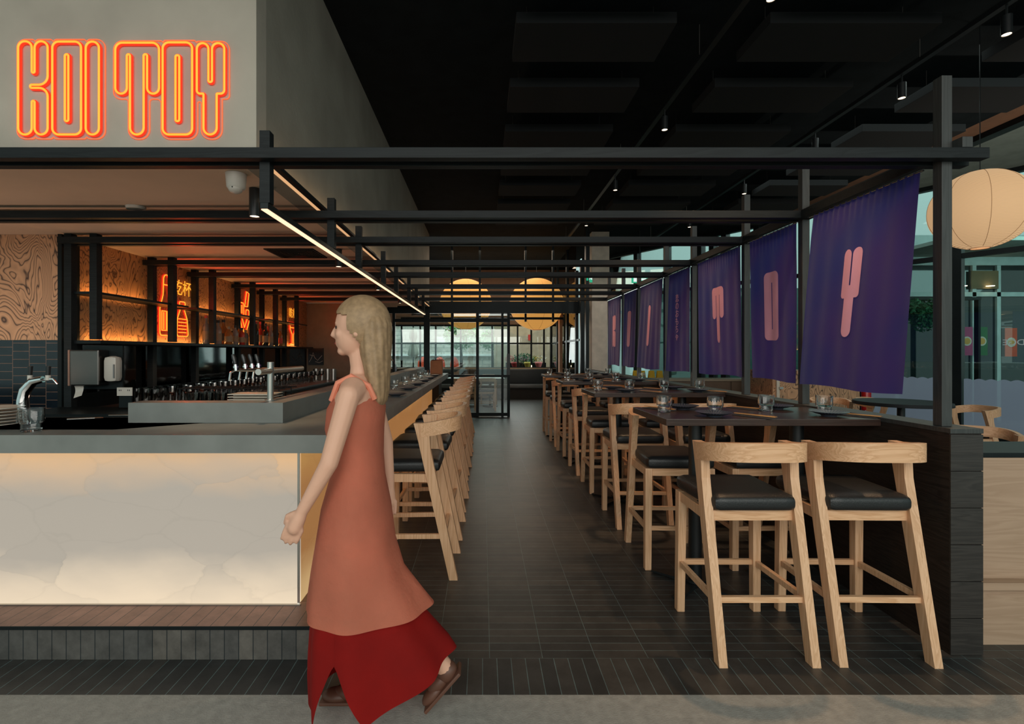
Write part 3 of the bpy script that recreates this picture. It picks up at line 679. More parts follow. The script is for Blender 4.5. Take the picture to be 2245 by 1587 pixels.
# ------------------------------------------------------------------ tableware
def tumbler_mesh():
    a = MB(); n = 36
    prof_o = [(0.0, 0.0), (0.030, 0.0), (0.0325, 0.003), (0.0325, 0.028), (0.036, 0.034), (0.0400, 0.040), (0.0405, 0.089)]
    prof_i = [(0.0375, 0.089), (0.0365, 0.042), (0.0300, 0.032), (0.0285, 0.012), (0.0, 0.010)]
    a.lathe(prof_o+prof_i, seg=n)
    for v in a.bm.verts:   # shallow vertical ribs on the lower body
        if 0.02 < v.co.z < 0.088:
            r = math.hypot(v.co.x, v.co.y); th = math.atan2(v.co.y, v.co.x)
            k = 1+0.022*math.cos(th*n/2)
            v.co.x *= k; v.co.y *= k
    return a
tum = tumbler_mesh().build('glass_tumbler', 'tumbler', None, True, (-2.01, 2.235, 0.9003))
tag(tum, 'clear stacking tumbler standing at the front edge of the bar beside the plates', 'glass')
tum.scale = (1.15, 1.15, 1.15)
# plate
a = MB(); a.lathe([(0, 0), (0.034, 0), (0.036, 0.006), (0.060, 0.012), (0.086, 0.022), (0.087, 0.0235), (0.060, 0.0155), (0.03, 0.0105), (0, 0.010)], seg=40)
pl0 = a.build('dinner_plate', 'plate', None, True, (0, 0, 0))
# radial pale lines on plate
m, nt, b = newmat('navy_plate_radial_lines')
tc = N(nt, 'ShaderNodeTexCoord'); gr = N(nt, 'ShaderNodeTexGradient', gradient_type='RADIAL'); L(nt, tc.outputs['Object'], gr.inputs[0])
mu = N(nt, 'ShaderNodeMath', operation='MULTIPLY'); mu.inputs[1].default_value = 36; L(nt, gr.outputs['Fac'], mu.inputs[0])
fr = N(nt, 'ShaderNodeMath', operation='FRACT'); L(nt, mu.outputs[0], fr.inputs[0])
rp = N(nt, 'ShaderNodeValToRGB'); rp.color_ramp.elements[0].color = c4(srgb(38, 48, 64)); rp.color_ramp.elements[1].color = c4(srgb(38, 48, 64))
for p_, c_ in ((0.35, (38, 48, 64)), (0.5, (128, 126, 124)), (0.65, (38, 48, 64))): e_ = rp.color_ramp.elements.new(p_); e_.color = c4(srgb(*c_))
L(nt, fr.outputs[0], rp.inputs[0]); L(nt, rp.outputs[0], b.inputs['Base Color']); b.inputs['Roughness'].default_value = 0.3
pl0.data.materials[0] = m
tag(pl0, 'x', 'plate')
a = MB(); a.box(-0.03, 0.03, -0.10, 0.10, 0, 0.003, 0.001)
nap0 = a.build('folded_napkin', 'napkin', None); tag(nap0, 'x', 'napkin')
ch0 = thing('chopsticks', 'x', 'chopsticks')
MB().bar((-0.006, -0.105, 0.006), (-0.004, 0.105, 0.006), 0.005, 0.005, 0.003, 0.003, up=(0, 0, 1)).build('chopstick', 'chop', ch0)
MB().bar((0.006, -0.105, 0.006), (0.004, 0.105, 0.006), 0.005, 0.005, 0.003, 0.003, up=(0, 0, 1)).build('chopstick', 'chop', ch0)
MB().cyl((-0.006, -0.107, 0.006), 0.0026, 0.004, 8, 'Y').cyl((0.006, -0.107, 0.006), 0.0026, 0.004, 8, 'Y').build('metal_tips', 'steel', ch0)
used = {'pl': False, 'nap': False, 'ch': False}
def put(kind, proto, loc, rz, label, group):
    if not used[kind]:
        used[kind] = True; o = proto; o.location = Vector(loc)*U; o.rotation_euler = (0, 0, rz)
    else: o = dup(proto, loc, rz)
    o['label'] = label; o['group'] = group
    return o
TN = ['nearest table', 'second table', 'third table', 'farthest table']
ZT = 0.928
def table(k):
    d0 = 2.43+1.555*k; yc = d0+0.27
    t = thing('bar_table', ['nearest', 'second', 'third', 'farthest'][k]+' dark walnut high table of the row, abutting the low wall', 'table', (1.41, yc, 0), 0, 'high tables along the low wall')
    MB().box(-0.52, 0.52, -0.27, 0.27, 0.895, ZT, 0.002).build('tabletop', 'table', t)
    for x in (-0.266, 0.28):
        a = MB().cyl((x, 0, 0.03), 0.034, 0.85, 20).cyl((x, 0, 0.878), 0.10, 0.0165, 20); a.cyl((x, 0, 0.026), 0.055, 0.012, 20)
        p = a.build('pedestal', 'steelblk', t, True)
        a = MB()
        for q in range(4):
            an = PI/4+q*PI/2; a.bar((x, 0, 0.016), (x+0.24*math.cos(an), 0.24*math.sin(an), 0.010), 0.055, 0.020, 0.045, 0.008, up=(0, 0, 1))
            a.cyl((x+0.22*math.cos(an), 0.22*math.sin(an), 0.0), 0.010, 0.007, 10)
        a.build('cross_base', 'steelblk', p)
    z = ZT+0.0005
    S = [('near left', 1.165, d0+0.10, 1.236, d0+0.235, 1.36, d0+0.085, 0.25, 0.0), ('near right', 1.76, d0+0.12, 1.845, d0+0.28, 1.875, d0+0.11, 0.1, 0),
         ('far left', 1.14, d0+0.43, 0.985, d0+0.29, 1.00, d0+0.42, 0.2, 0), ('far right', 1.68, d0+0.44, 1.56, d0+0.33, 1.50, d0+0.44, 0.2, 0)]
    for nm_, px, py, gx, gy, cx, cy, rz, _ in S:
        put('pl', pl0, (px, py, z), random.uniform(0, 1), 'navy plate with pale rays at the %s place on the %s' % (nm_, TN[k]), 'navy plates on the high tables')
        g = dup(tum, (gx, gy, z)); g.scale = (1, 1, 1); g['label'] = 'clear water tumbler at the %s place on the %s' % (nm_, TN[k]); g['group'] = 'tumblers on the high tables'
        if nm_ == 'near right': cx = 1.89-0.0
        rz2 = 0.5 if nm_.startswith('near') else 0.45
        put('nap', nap0, (cx, cy, z), rz2, 'dark folded napkin at the %s place on the %s' % (nm_, TN[k]), 'napkins on the high tables')
        put('ch', ch0, (cx+0.004, cy, z+0.0035), rz2+0.08, 'bamboo chopsticks on the napkin at the %s place of the %s' % (nm_, TN[k]), 'chopsticks on the high tables')
    return t
for k in range(4): table(k)
# bar settings
ON = ['nearest', 'second', 'third', 'fourth', 'fifth', 'sixth']
for k in range(6):
    d = 4.02+0.68*k+0.0
    put('pl', pl0, (-0.695, d, 0.9005), 0.3*k, 'dark navy plate on the bar counter, %s of the row' % ON[k], 'navy plates on the bar counter')
    g = dup(tum, (-0.85, d+0.12, 0.9005)); g.scale = (1, 1, 1); g['label'] = 'clear tumbler on the bar counter, %s of the row' % ON[k]; g['group'] = 'tumblers on the bar counter'
# paper bag
t = thing('paper_bag', 'brown paper carry bag with orange side at the far end of the bar', 'bag', (-0.83, 8.25, 0.9005))
a = MB(); a.box(-0.02, 0.17, -0.06, 0.10, 0, 0.22, 0.004); a.build('bag_body', plain('kraft_paper', srgb(176, 118, 80), 0.8), t)
MB().box(-0.024, -0.0205, -0.055, 0.095, 0.002, 0.20).build('side_gusset', plain('orange_paper', srgb(240, 84, 24), 0.7), t)
MB().bar((0.0, 0.02, 0.228), (0.17, 0.02, 0.232), 0.012, 0.16, up=(0, 1, 0)).build('fold_top', plain('kraft_paper_dark', srgb(84, 52, 36), 0.8), t)
MB().tube([(0.02+0.055-0.055*math.cos(q*PI/8), 0.02, 0.225+0.05*math.sin(q*PI/8)) for q in range(9)], 0.003, 6).build('handle', 'chopd', t)

# ------------------------------------------------------------------ stools
def stool(name, label, hs=1.0, group=None):
    t = thing(name, label, 'stool' if hs == 1.0 else 'chair', group=group)
    SZ = 0.585*hs                    # underside of cushion
    k = 1.0
    zt = 0.862 if hs == 1.0 else SZ+0.277
    # rear legs lean forward and flow into the bent back rail
    for s in (-1, 1):
        a = MB(); n = 12
        pts = []
        def sec(f):
            z = zt*f; y = -0.215+0.185*f; x = 0.185+0.005*f
            w = 0.034+0.004*f; dd = 0.046+0.012*f
            return Vector((s*x, y, z)), w, dd
        rings = []
        for i in range(n+1):
            f = i/n; c, w, dd = sec(f)
            if f > 0.88: dd += (f-0.88)*0.30; c.y -= (f-0.88)*0.12
            rings.append([a.bm.verts.new(c+Vector((i2*w/2, j2*dd/2, 0))) for i2, j2 in ((-1, -1), (1, -1), (1, 1), (-1, 1))])
        for i in range(n):
            for q in range(4): a.bm.faces.new((rings[i][q], rings[i][(q+1) % 4], rings[i+1][(q+1) % 4], rings[i+1][q]))
        a.bm.faces.new(rings[0][::-1]); a.bm.faces.new(rings[-1])
        bmesh.ops.bevel(a.bm, geom=[e for e in a.bm.edges if e.calc_face_angle(0) > 0.7], offset=0.004, segments=2, affect='EDGES')
        a.build('leg', 'ash', t)
        b2 = MB().bar((s*0.183, 0.213, 0.0), (s*0.178, 0.205, SZ-0.001), 0.036, 0.040, 0.040, 0.046, up=(0, 1, 0), bev=0.004); b2.build('leg', 'ash', t)
        MB().bar((s*0.180, 0.19, SZ-0.025), (s*0.186, -0.095, SZ-0.025), 0.022, 0.044, up=(0, 0, 1)).build('seat_rail', 'ash', t)
        MB().bar((s*0.182, 0.19, 0.235*hs), (s*0.188, -0.155, 0.235*hs+0.004), 0.020, 0.026, up=(0, 0, 1), bev=0.002).build('stretcher', 'ash', t)
    MB().box(-0.165, 0.165, 0.192, 0.215, SZ-0.046, SZ-0.002, 0.002).build('seat_rail', 'ashx', t)
    fz = (SZ-0.024)/zt; yb = -0.215+0.185*fz
    MB().box(-0.178, 0.178, yb-0.006, yb+0.016, SZ-0.046, SZ-0.002, 0.002).build('seat_rail', 'ashx', t)
    MB().box(-0.170, 0.170, 0.200, 0.219, 0.225*hs, 0.250*hs, 0.002).build('stretcher', 'ashx', t)
    f2 = 0.24*hs/zt; y2 = -0.215+0.185*f2
    MB().box(-0.174, 0.174, y2-0.010, y2+0.010, 0.226*hs, 0.250*hs, 0.002).build('stretcher', 'ashx', t)
    # cushion
    a = MB()
    bmesh.ops.create_cube(a.bm, size=2.0); bmesh.ops.subdivide_edges(a.bm, edges=a.bm.edges[:], cuts=11, use_grid_fill=True)
    hx, hy, hz, rr_ = 0.186, 0.196, 0.036, 0.030
    for v in a.bm.verts:
        q = Vector((v.co.x*hx, v.co.y*hy, v.co.z*hz)); inn = Vector((max(-hx+rr_, min(hx-rr_, q.x)), max(-hy+rr_, min(hy-rr_, q.y)), max(-hz+rr_, min(hz-rr_, q.z))))
        dlt = q-inn
        if dlt.length > 1e-7: q = inn+dlt.normalized()*min(rr_, dlt.length*1.0 if dlt.length < rr_ else rr_)
        tx = 0.94+0.10*(v.co.y*0.5+0.5)
        dome = 0.006*(1-v.co.x**2)*(1-v.co.y**2) if v.co.z > 0 else 0
        v.co = Vector((q.x*tx, q.y+0.058, max(q.z+dome, -0.033)+SZ+0.0335))
    a.build('seat_cushion', 'leather', t, True)
    # back rail: bent band, taller in the middle, thickness 0.022
    a = MB(); n = 28; H = 0.076
    rings = []
    for i in range(n+1):
        th = -PI/2*1.0+PI*i/n
        x = 0.199*math.copysign(abs(math.sin(th))**0.62, math.sin(th))
        y = -0.235+0.245*(1-math.cos(th)**0.75 if math.cos(th) > 0 else 1)
        y = -0.24+0.205*(1-max(0, math.cos(th))**0.78)
        # normal (outward)
        rings.append((x, y))
    RR = []
    for i in range(n+1):
        p = Vector(rings[i]); q = Vector(rings[min(i+1, n)])-Vector(rings[max(i-1, 0)]); q.normalize(); nr = Vector((q.y, -q.x))
        e = abs(i/n*2-1); zc = zt-0.034+0.030*(1-e**2.2); hh = H*(1-0.0*e); th_ = 0.024
        RR.append([a.bm.verts.new(Vector((p.x+nr.x*th_/2*sx, p.y+nr.y*th_/2*sx, zc+hh/2*sz-0.004))) for sx, sz in ((-1, -1), (1, -1), (1, 1), (-1, 1))])
    for i in range(n):
        for q in range(4): a.bm.faces.new((RR[i][q], RR[i][(q+1) % 4], RR[i+1][(q+1) % 4], RR[i+1][q]))
    a.bm.faces.new(RR[0][::-1]); a.bm.faces.new(RR[-1])
    bmesh.ops.bevel(a.bm, geom=[e for e in a.bm.edges if e.is_manifold and e.calc_face_angle(0) > 0.9], offset=0.005, segments=2, affect='EDGES')
    a.build('back_rail', 'ashx', t, True)
    return t
proto = stool('bar_stool', 'x', 1.0, 'ash stools along the bar')
fst = True
for k in range(9):
    d = 2.955+0.59*k; lab = 'pale ash stool with black seat at the lit bar, %s from the camera' % (['first', 'second', 'third', 'fourth', 'fifth', 'sixth', 'seventh', 'eighth', 'ninth'][k])
    loc = (-0.36+0.0*random.uniform(-.01, .01)-(0.05 if k == 0 else 0.02 if k % 2 else 0.0)*0.3, d, 0); rz = PI/2+random.uniform(-.05, .05)*(0 if k == 0 else 1)
    if fst: proto.location = Vector(loc)*U; proto.rotation_euler = (0, 0, rz); proto['label'] = lab; fst = False
    else: dup(proto, loc, rz, lab)
for k in range(4):
    for side, sd, rz in (('near', 2.225, 0.0), ('far', 3.105, PI)):
        for nm_, x in (('left', 1.14), ('right', 1.625)):
            jit = random.uniform(-0.04, 0.04) if not (k == 0 and side == 'near') else (0.0 if nm_ == 'left' else -0.02)
            dup(proto, (x+(0.012 if k else 0), sd+1.555*k, 0), rz+jit, 'pale ash stool with black seat, %s %s side of the %s' % (side, nm_, TN[k]), 'ash stools around the high tables')

# ------------------------------------------------------------------ low wall + right box
P = Vector((2.0, 2.07, 0))
t = thing('low_partition_wall', 'dark oak board low wall carrying the pergola posts along the tables', 'partition', P)
a = MB(); lb(a, 1.933, 2.066, 2.078, 9.4, 0.0, 0.915); a.build('core', 'lowwall', t)
a = MB(); lb(a, 1.931, 2.068, 2.070, 9.4, 0.9155, 0.936, 0.002); a.build('cap', 'blackp', t)
a = MB()
for k in range(6): lb(a, 1.9325, 2.0665, 2.0705, 2.0775, 0.002+k*0.152, 0.151+k*0.152, 0.001)
a.build('end_board', wood('dark_oak_end', (0.020, 0.016, 0.014), (0.036, 0.030, 0.026), axis=0, scale=12), t)
P = Vector((2.6, 2.148, 0))
t = thing('host_cabinet', 'light oak cabinet with dark top to the right of the low wall', 'cabinet', P)
a = MB(); lb(a, 2.07, 4.2, 2.148, 2.40, 0.0, 0.80); a.build('body', 'lightwood', t)
a = MB(); lb(a, 2.07, 4.2, 2.146, 2.42, 0.801, 0.822, 0.002); a.build('top', 'frame', t)
a = MB(); lb(a, 2.078, 4.2, 2.10, 2.1475, 0.254, 0.285, 0.002); a.build('ledge', 'lightwood', t)

# ------------------------------------------------------------------ banners
m, nt, b = newmat('indigo_banner_cloth'); 
tc = N(nt, 'ShaderNodeTexCoord'); n_ = N(nt, 'ShaderNodeTexNoise'); n_.inputs['Scale'].default_value = 1.6; L(nt, tc.outputs['Object'], n_.inputs['Vector'])
rp = N(nt, 'ShaderNodeValToRGB'); rp.color_ramp.elements[0].color = c4(srgb(58, 70, 156)); rp.color_ramp.elements[1].color = c4(srgb(90, 70, 154)); rp.color_ramp.elements[0].position = .35; rp.color_ramp.elements[1].position = .65
L(nt, n_.outputs['Fac'], rp.inputs[0]); L(nt, rp.outputs[0], b.inputs['Base Color']); b.inputs['Roughness'].default_value = 0.7; b.inputs['Sheen Weight'].default_value = 0.3
tr = N(nt, 'ShaderNodeBsdfTranslucent'); L(nt, rp.outputs[0], tr.inputs['Color']); mxs = N(nt, 'ShaderNodeMixShader'); mxs.inputs[0].default_value = 0.3
L(nt, b.outputs[0], mxs.inputs[1]); L(nt, tr.outputs[0], mxs.inputs[2]); L(nt, mxs.outputs[0], nt.nodes['Material Output'].inputs['Surface'])
M['cloth'] = m
M['pink'] = plain('pink_print', srgb(236, 172, 200), 0.7, var=0.04)
BN = [(2.21, 0.72, 'Y', 'Y'), (3.09, 0.53, 'P', 'O'), (3.76, 0.73, 'T', 'T'), (4.66, 0.53, None, ''), (5.36, 0.75, 'I', 'I'), (6.29, 0.52, 'O', 'O'), (7.00, 0.70, 'K', 'K')]
SWAY = [-0.085, 0.012, 0.02, -0.015, -0.045, -0.03, -0.005]
for bi, (ys, w, gk, ch) in enumerate(BN):
    ph = bi*1.3; BH = 0.985
    X0 = 1.929; Z0 = 2.052
    def surf(s, v, off=0.0, ph=ph, w=w):      # s: 0 near .. 1 far, v: 0 top .. 1 bottom
        g = min(1, v*3+0.15)
        wv = 0.0034*math.sin(s*w*46+ph)*g*(1-0.3*v) + 0.0055*math.sin(s*w*17+ph*2+v*1.2)*v + 0.0035*math.sin(s*w*150+ph)*max(0, 1-v*7)
        sw = SWAY[bi]*v-0.012*v*v*math.sin(s*4+ph)
        hem = 0.012*math.sin(s*w*9+ph)*v
        return Vector((wv+sw-off, s*w*(1+0.02*v), -v*BH-hem*0.5))
    lab = ('indigo cloth banner with a pink letter %s' % ch if ch else 'indigo cloth banner with a column of small pink Japanese characters')
    lab += {0: ', nearest the camera', 1: ', second from the camera', 2: ', third from the camera', 3: '', 4: ', fifth from the camera', 5: ', sixth from the camera', 6: ', farthest of the row'}[bi]
    t = thing('hanging_banner', lab, 'banner', (X0, ys, Z0), 0, 'indigo banners under the pergola')
    a = MB(); a.grid(lambda u, v: surf(u, v), 90, 60)
    bmesh.ops.solidify(a.bm, geom=a.bm.faces[:], thickness=0.0008)
    a.build('cloth', 'cloth', t, True)
    MB().tube([(0.002, -0.012, -0.004), (0.002, w+0.03, -0.004)], 0.005, 8).build('hanging_rod', 'chrome', t, True)
    if gk:
        sh, hole = GL[gk]; xs = [p[0] for p in sh]; x0, x1 = min(xs), max(xs); cx = (x0+x1)/2; scl = 0.457/600.0*1.0
        wx = {'Y': 0.90, 'T': 0.86, 'I': 0.80, 'P': 1.08, 'O': 1.05, 'K': 1.0}[gk]
        def tr_(p): return Vector(((p[0]-cx)*scl*wx, (p[1]-269)*scl))
        pad = 8
        def grow(path, d):
            out = []; n = len(path)
            area = sum(path[i].x*path[(i+1) % n].y-path[(i+1) % n].x*path[i].y for i in range(n))
            sgn_ = 1 if area > 0 else -1
            for i in range(n):
                q = path[(i+1) % n]-path[i-1]
                if q.length < 1e-6: out.append(path[i]); continue
                q.normalize(); out.append(path[i]+Vector((q.y, -q.x))*d*sgn_)
            return out
        outer = [tr_(p) for p in grow(dens(rpath(sh), 12), 5.0)]
        loops = [outer]
        if hole: loops.append([tr_(p) for p in grow(dens(rpath(hole), 12), -5)])
        vs = []; es = []
        for lp in loops:
            b0 = len(vs); vs += lp; es += [(b0+i, b0+(i+1) % len(lp)) for i in range(len(lp))]
        st = 0.012; xm0 = min(p.x for p in outer); xm1 = max(p.x for p in outer); xx = xm0+st/2
        while xx < xm1:
            yy = 0.005
            while yy < 0.47:
                if inpoly((xx, yy), outer) and not (hole and inpoly((xx, yy), loops[1])): vs.append(Vector((xx, yy)))
                yy += st
            xx += st
        r = geometry.delaunay_2d_cdt(vs, es, [], 0, 1e-5)
        a = MB(); vv = []
        for p in r[0]:
            s_ = 0.5-p.x/w; v_ = (0.262+p.y)/BH
            vv.append(a.bm.verts.new(surf(s_, v_, 0.0032)))
        for f in r[2]:
            c = sum((Vector(r[0][i]) for i in f), Vector((0, 0)))/len(f)
            if inpoly(c, outer) and not (hole and inpoly(c, loops[1])):
                try: a.bm.faces.new([vv[i] for i in f])
                except ValueError: pass
        for v in [v for v in a.bm.verts if not v.link_faces]: a.bm.verts.remove(v)
        a.build('printed_letter', 'pink', t, True)
    else:
        for k, c in enumerate('恋のおもちゃ'):
            me = textcurve(c, 0.085*U)
            me.materials.clear(); me.materials.append(M['pink'])
            o = bpy.data.objects.new('printed_character', me); COL.objects.link(o); o.parent = t
            pos = surf(0.5, (0.30+k*0.075)/BH, 0.014); o.location = pos*U; o.rotation_euler = (PI/2, 0, -PI/2)

# ------------------------------------------------------------------ ceiling fittings
def spot(X, d, z, L_, label, power=0, drop=0.06, rr=0.026, group='black spotlights on the ceiling tracks', aim=None):
    t = thing('spotlight', label, 'light', (X, d, z), 0, group)
    MB().lathe([(0, L_), (rr, L_), (rr, 0), (rr*0.86, 0), (rr*0.86, 0.012), (0, 0.012)], seg=18).build('housing', 'steelblk', t, True)
    MB().cyl((0, 0, 0.0035), rr*0.84, 0.008, 18).build('lamp_face', 'lamp', t)
    if drop: MB().tube([(0, 0, L_), (0, 0, L_+drop)], 0.006, 6).build('stem', 'steelblk', t)
    if power:
        li = bpy.data.lights.new('spot_lamp', 'SPOT'); li.energy = power; li.spot_size = math.radians(62); li.spot_blend = 0.6; li.color = (1.0, 0.62, 0.34); li.shadow_soft_size = 0.03
        o = bpy.data.objects.new('spot_lamp', li); COL.objects.link(o); o.location = Vector((X, d, z-0.012))*U
        if aim: 
            v = Vector(aim)-Vector((X, d, z)); o.rotation_euler = v.to_track_quat('-Z', 'Y').to_euler()
t = thing('ceiling_track', 'black ceiling track carrying the left row of spotlights', 'track', (1.513, 1.2, 3.27)); MB().box(-0.02, 0.02, 0, 8.2, 0, 0.03).build('rail', 'steelblk', t)
for y in (0.4, 2.3, 4.3, 6.3, 7.9): MB().tube([(0, y, 0.03), (0, y, CZ-3.27-0.001)], 0.002, 5).build('suspension_wire', 'steel', t)
t = thing('ceiling_track', 'black ceiling track carrying the right row of spotlights', 'track', (3.05, 1.2, 3.27)); MB().box(-0.02, 0.02, 0, 8.2, 0, 0.03).build('rail', 'steelblk', t)
for y in (0.4, 2.3, 4.3, 6.3, 7.9): MB().tube([(0, y, 0.03), (0, y, CZ-3.27-0.001)], 0.002, 5).build('suspension_wire', 'steel', t)
ords = ['nearest', 'second', 'third', 'fourth', 'fifth']
for k, d in enumerate((2.63, 4.17, 5.72, 7.32)):
    spot(1.513, d, 3.10, 0.11, '%s black spotlight on the left ceiling track' % ords[k], 95, aim=(1.40, d+0.1, 0.9))
for k, d in enumerate((2.92, 3.65, 4.60, 5.85, 7.4)):
    spot(3.05, d, 3.10, 0.11, '%s black spotlight on the right ceiling track' % ords[k], 60, aim=((1.6, 1.9, 2.2, 3.4, 1.8)[k], d+(-0.4 if k == 0 else 0.2), 0.9))
for k, d in enumerate((2.72, 4.31, 5.92, 7.5)):
    spot(-1.236, d, 1.987, 0.152, '%s short black downlight under the cream soffit' % ords[k], 26, 0, 0.028, 'black downlights under the soffit', aim=(-1.236, d, 0))
# acoustic slabs
rws = [2.45, 3.12, 3.87, 4.65, 5.40, 6.15, 6.9, 7.65]
for ci, (x0, x1) in enumerate(((0.21, 1.21), (1.79, 2.86), (3.52, 4.48))):
    for ri, d in enumerate(rws):
        o = MB().box(0, x1-x0, 0, 0.42, 0, 0.07, 0.004).build('acoustic_panel', 'acoustic', None, False, (x0, d, 3.30))
        tag(o, 'dark felt ceiling slab, %s column, %s row from the camera' % (['left', 'middle', 'right'][ci], ['first', 'second', 'third', 'fourth', 'fifth', 'sixth', 'seventh', 'eighth'][ri]), 'acoustic panel', 'felt slabs under the ceiling')
        for xx in (0.08, x1-x0-0.08): MB().tube([(xx, 0.2, 0.07), (xx, 0.2, CZ-3.30-0.001)], 0.0015, 4).build('suspension_wire', 'steel', o)
# air vents
def vent(loc, w, dpt, label):
    t = thing('air_vent', label, 'vent', loc)
    a = MB(); a.box(0, w, 0, 0.02, -0.008, 0).box(0, w, dpt-0.02, dpt, -0.008, 0).box(0, 0.02, 0.02, dpt-0.02, -0.008, 0).box(w-0.02, w, 0.02, dpt-0.02, -0.008, 0); a.build('frame', 'acoustic', t)
    a = MB()
    for k in range(1, 9):
        q = k*0.024
        if q < w/2-0.02 and q < dpt/2-0.02:
            for (x0, x1, y0, y1) in ((q+.02, w-q-.02, q, q+.008), (q+.02, w-q-.02, dpt-q-.008, dpt-q), (q, q+.008, q, dpt-q), (w-q-.008, w-q, q, dpt-q)): a.box(x0, x1, y0, y1, -0.012, -0.002)
    a.build('louvre', 'frame', t)
vent((-1.87, 4.28, 2.139), 0.42, 0.40, 'square louvred air vent in the cream soffit over the bar')
t = thing('security_camera', 'white dome security camera under the soffit near the bulkhead corner', 'camera', (-1.228, 2.50, 2.139))
MB().lathe([(0, 0), (0.050, 0), (0.044, -0.066), (0.036, -0.078), (0, -0.078)], seg=24).build('housing', 'white', t, True)
MB().sphere((0.0, -0.006, -0.075), 0.034, 1, 1, 0.75, 20, 10).build('dome', 'white', t, True)
MB().sphere((0.0, -0.038, -0.075), 0.004, seg=8, rings=6).build('lens', 'steelblk', t, True)
t = thing('smoke_detector', 'flat round white smoke detector on the soffit', 'detector', (-2.115, 3.06, 2.139))
MB().lathe([(0, 0), (0.055, 0), (0.05, -0.016), (0, -0.020)], seg=24).build('cover', 'white', t, True)

# ------------------------------------------------------------------ lanterns
def papermat(name, col, s, rib=True, sc_=60):
    m, nt, b = newmat(name)
    tc = N(nt, 'ShaderNodeTexCoord'); w = N(nt, 'ShaderNodeTexWave', wave_type='BANDS', bands_direction='Z'); w.inputs['Scale'].default_value = sc_; w.inputs['Distortion'].default_value = 0.8
    L(nt, tc.outputs['Object'], w.inputs['Vector'])
    r = N(nt, 'ShaderNodeValToRGB'); r.color_ramp.elements[0].color = c4([v*0.62 for v in col]); r.color_ramp.elements[1].color = c4(col); r.color_ramp.elements[1].position = 0.35
    L(nt, w.outputs['Fac'], r.inputs[0]); L(nt, r.outputs[0], b.inputs['Emission Color']); b.inputs['Emission Strength'].default_value = s
    b.inputs['Base Color'].default_value = c4([v*0.5 for v in col]); b.inputs['Roughness'].default_value = 0.8
    return m
def lantern(X, d, z, r, label, mat, wirez, group=None, seams=8):
    t = thing('paper_lantern', label, 'lantern', (X, d, z), 0, group)
    prof = [(r*math.sin(PI*i/32), -r*math.cos(PI*i/32)*0.96) for i in range(2, 31)]
    MB().lathe(prof, seg=48).build('paper_shade', mat, t, True)
    a = MB()
    for k in range(seams):
        an = 2*PI*k/seams+0.2; a.tube([((r+0.001)*math.sin(PI*i/24)*math.cos(an), (r+0.001)*math.sin(PI*i/24)*math.sin(an), -(r+0.001)*0.96*math.cos(PI*i/24)) for i in range(2, 23)], 0.0012 if r < .4 else 0.002, 5)
    a.build('seam', plain('lantern_seam', srgb(168, 128, 88), 0.8), t)
    MB().tube([(0, 0, r*0.95), (0, 0, wirez-z-0.002)], 0.003, 6).build('cord', 'steelblk', t)
    MB().lathe([(r*0.2, -r*0.945), (r*0.2, -r*0.955), (r*0.18, -r*0.955), (r*0.18, -r*0.945)], seg=24, closed=True).build('bottom_ring', 'ash', t)
lantern(3.47, 3.5, 2.245, 0.282, 'cream paper ball lantern hanging outside the low wall at right', papermat('cream_washi_paper', srgb(230, 186, 138), 0.66, sc_=34), CZ)
ym = papermat('amber_washi_paper', srgb(232, 166, 84), 0.72, sc_=22)
lantern(-0.40, 11.9, 2.40, 0.62, 'huge amber paper lantern over the rear dining room, left one', ym, CZ, 'huge amber lanterns in the rear room')
lantern(1.28, 11.9, 2.40, 0.64, 'huge amber paper lantern over the rear dining room, right one', ym, CZ, 'huge amber lanterns in the rear room')

# ------------------------------------------------------------------ rear partition and room
def px(x, d): return (x-1058)*d/F
def pz(y, d): return 1.25+(773-y)*d/F
D = 9.8
a = MB(); a.box(-1.15, 2.03, D, D+0.06, 2.02, 2.25); a.box(-1.86, -1.15, D, D+0.06, 2.02, 2.139)
struct(a.build('trim_header', 'frame'))
t = thing('glass_partition', 'black framed glazed partition behind the end of the bar', 'partition', (0, D, 0))
a = MB()
for x0, x1 in ((929, 942), (860, 866), (988.5, 994.6), (1043.7, 1047)): a.box(px(x0, D), px(x1, D), 0, 0.05, 0, 2.019)
for y0, y1 in ((699, 706), (821.5, 827), (905, 913)): a.box(px(866, D), px(1043.7, D), 0.012, 0.040, max(0.0, pz(y1, D)), pz(y0, D))
a.build('frame', 'frame', t); MB().box(px(868, D), px(1043, D), 0.024, 0.028, 0.02, 2.01).build('pane', 'winter', t)
D2 = D-0.07
t = thing('sliding_door', 'black framed sliding glass door standing partly open at the rear room', 'door', (px(1044, D2), D2, 0)); x_ = px(1044, D2)
a = MB()
for x0, x1 in ((1044, 1050), (1099, 1104), (1112, 1118)): a.box(px(x0, D2)-x_, px(x1, D2)-x_, 0, 0.05, 0.005, 2.018)
for y0, y1 in ((699, 706), (821.5, 827), (905, 912)): a.box(px(1050, D2)-x_, px(1112, D2)-x_, 0.01, 0.04, max(0.005, pz(y1, D2)), pz(y0, D2))
a.build('frame', 'frame', t); MB().box(px(1049, D2)-x_, px(1113, D2)-x_, 0.022, 0.028, 0.03, 2.0).build('pane', 'winter', t)
MB().box(px(1111, D2)-x_, px(1118, D2)-x_, -0.05, -0.02, 0.82, 1.23).box(px(1113, D2)-x_, px(1116, D2)-x_, -0.02, 0, 0.85, 0.88).box(px(1113, D2)-x_, px(1116, D2)-x_, -0.02, 0, 1.17, 1.2).build('handle', 'steelblk', t)
struct(MB().box(2.07, 2.40, 9.5, 10.1, 0, CZ-0.001).build('wall_column', plain('beige_concrete_column', srgb(206, 194, 178), 0.8)))
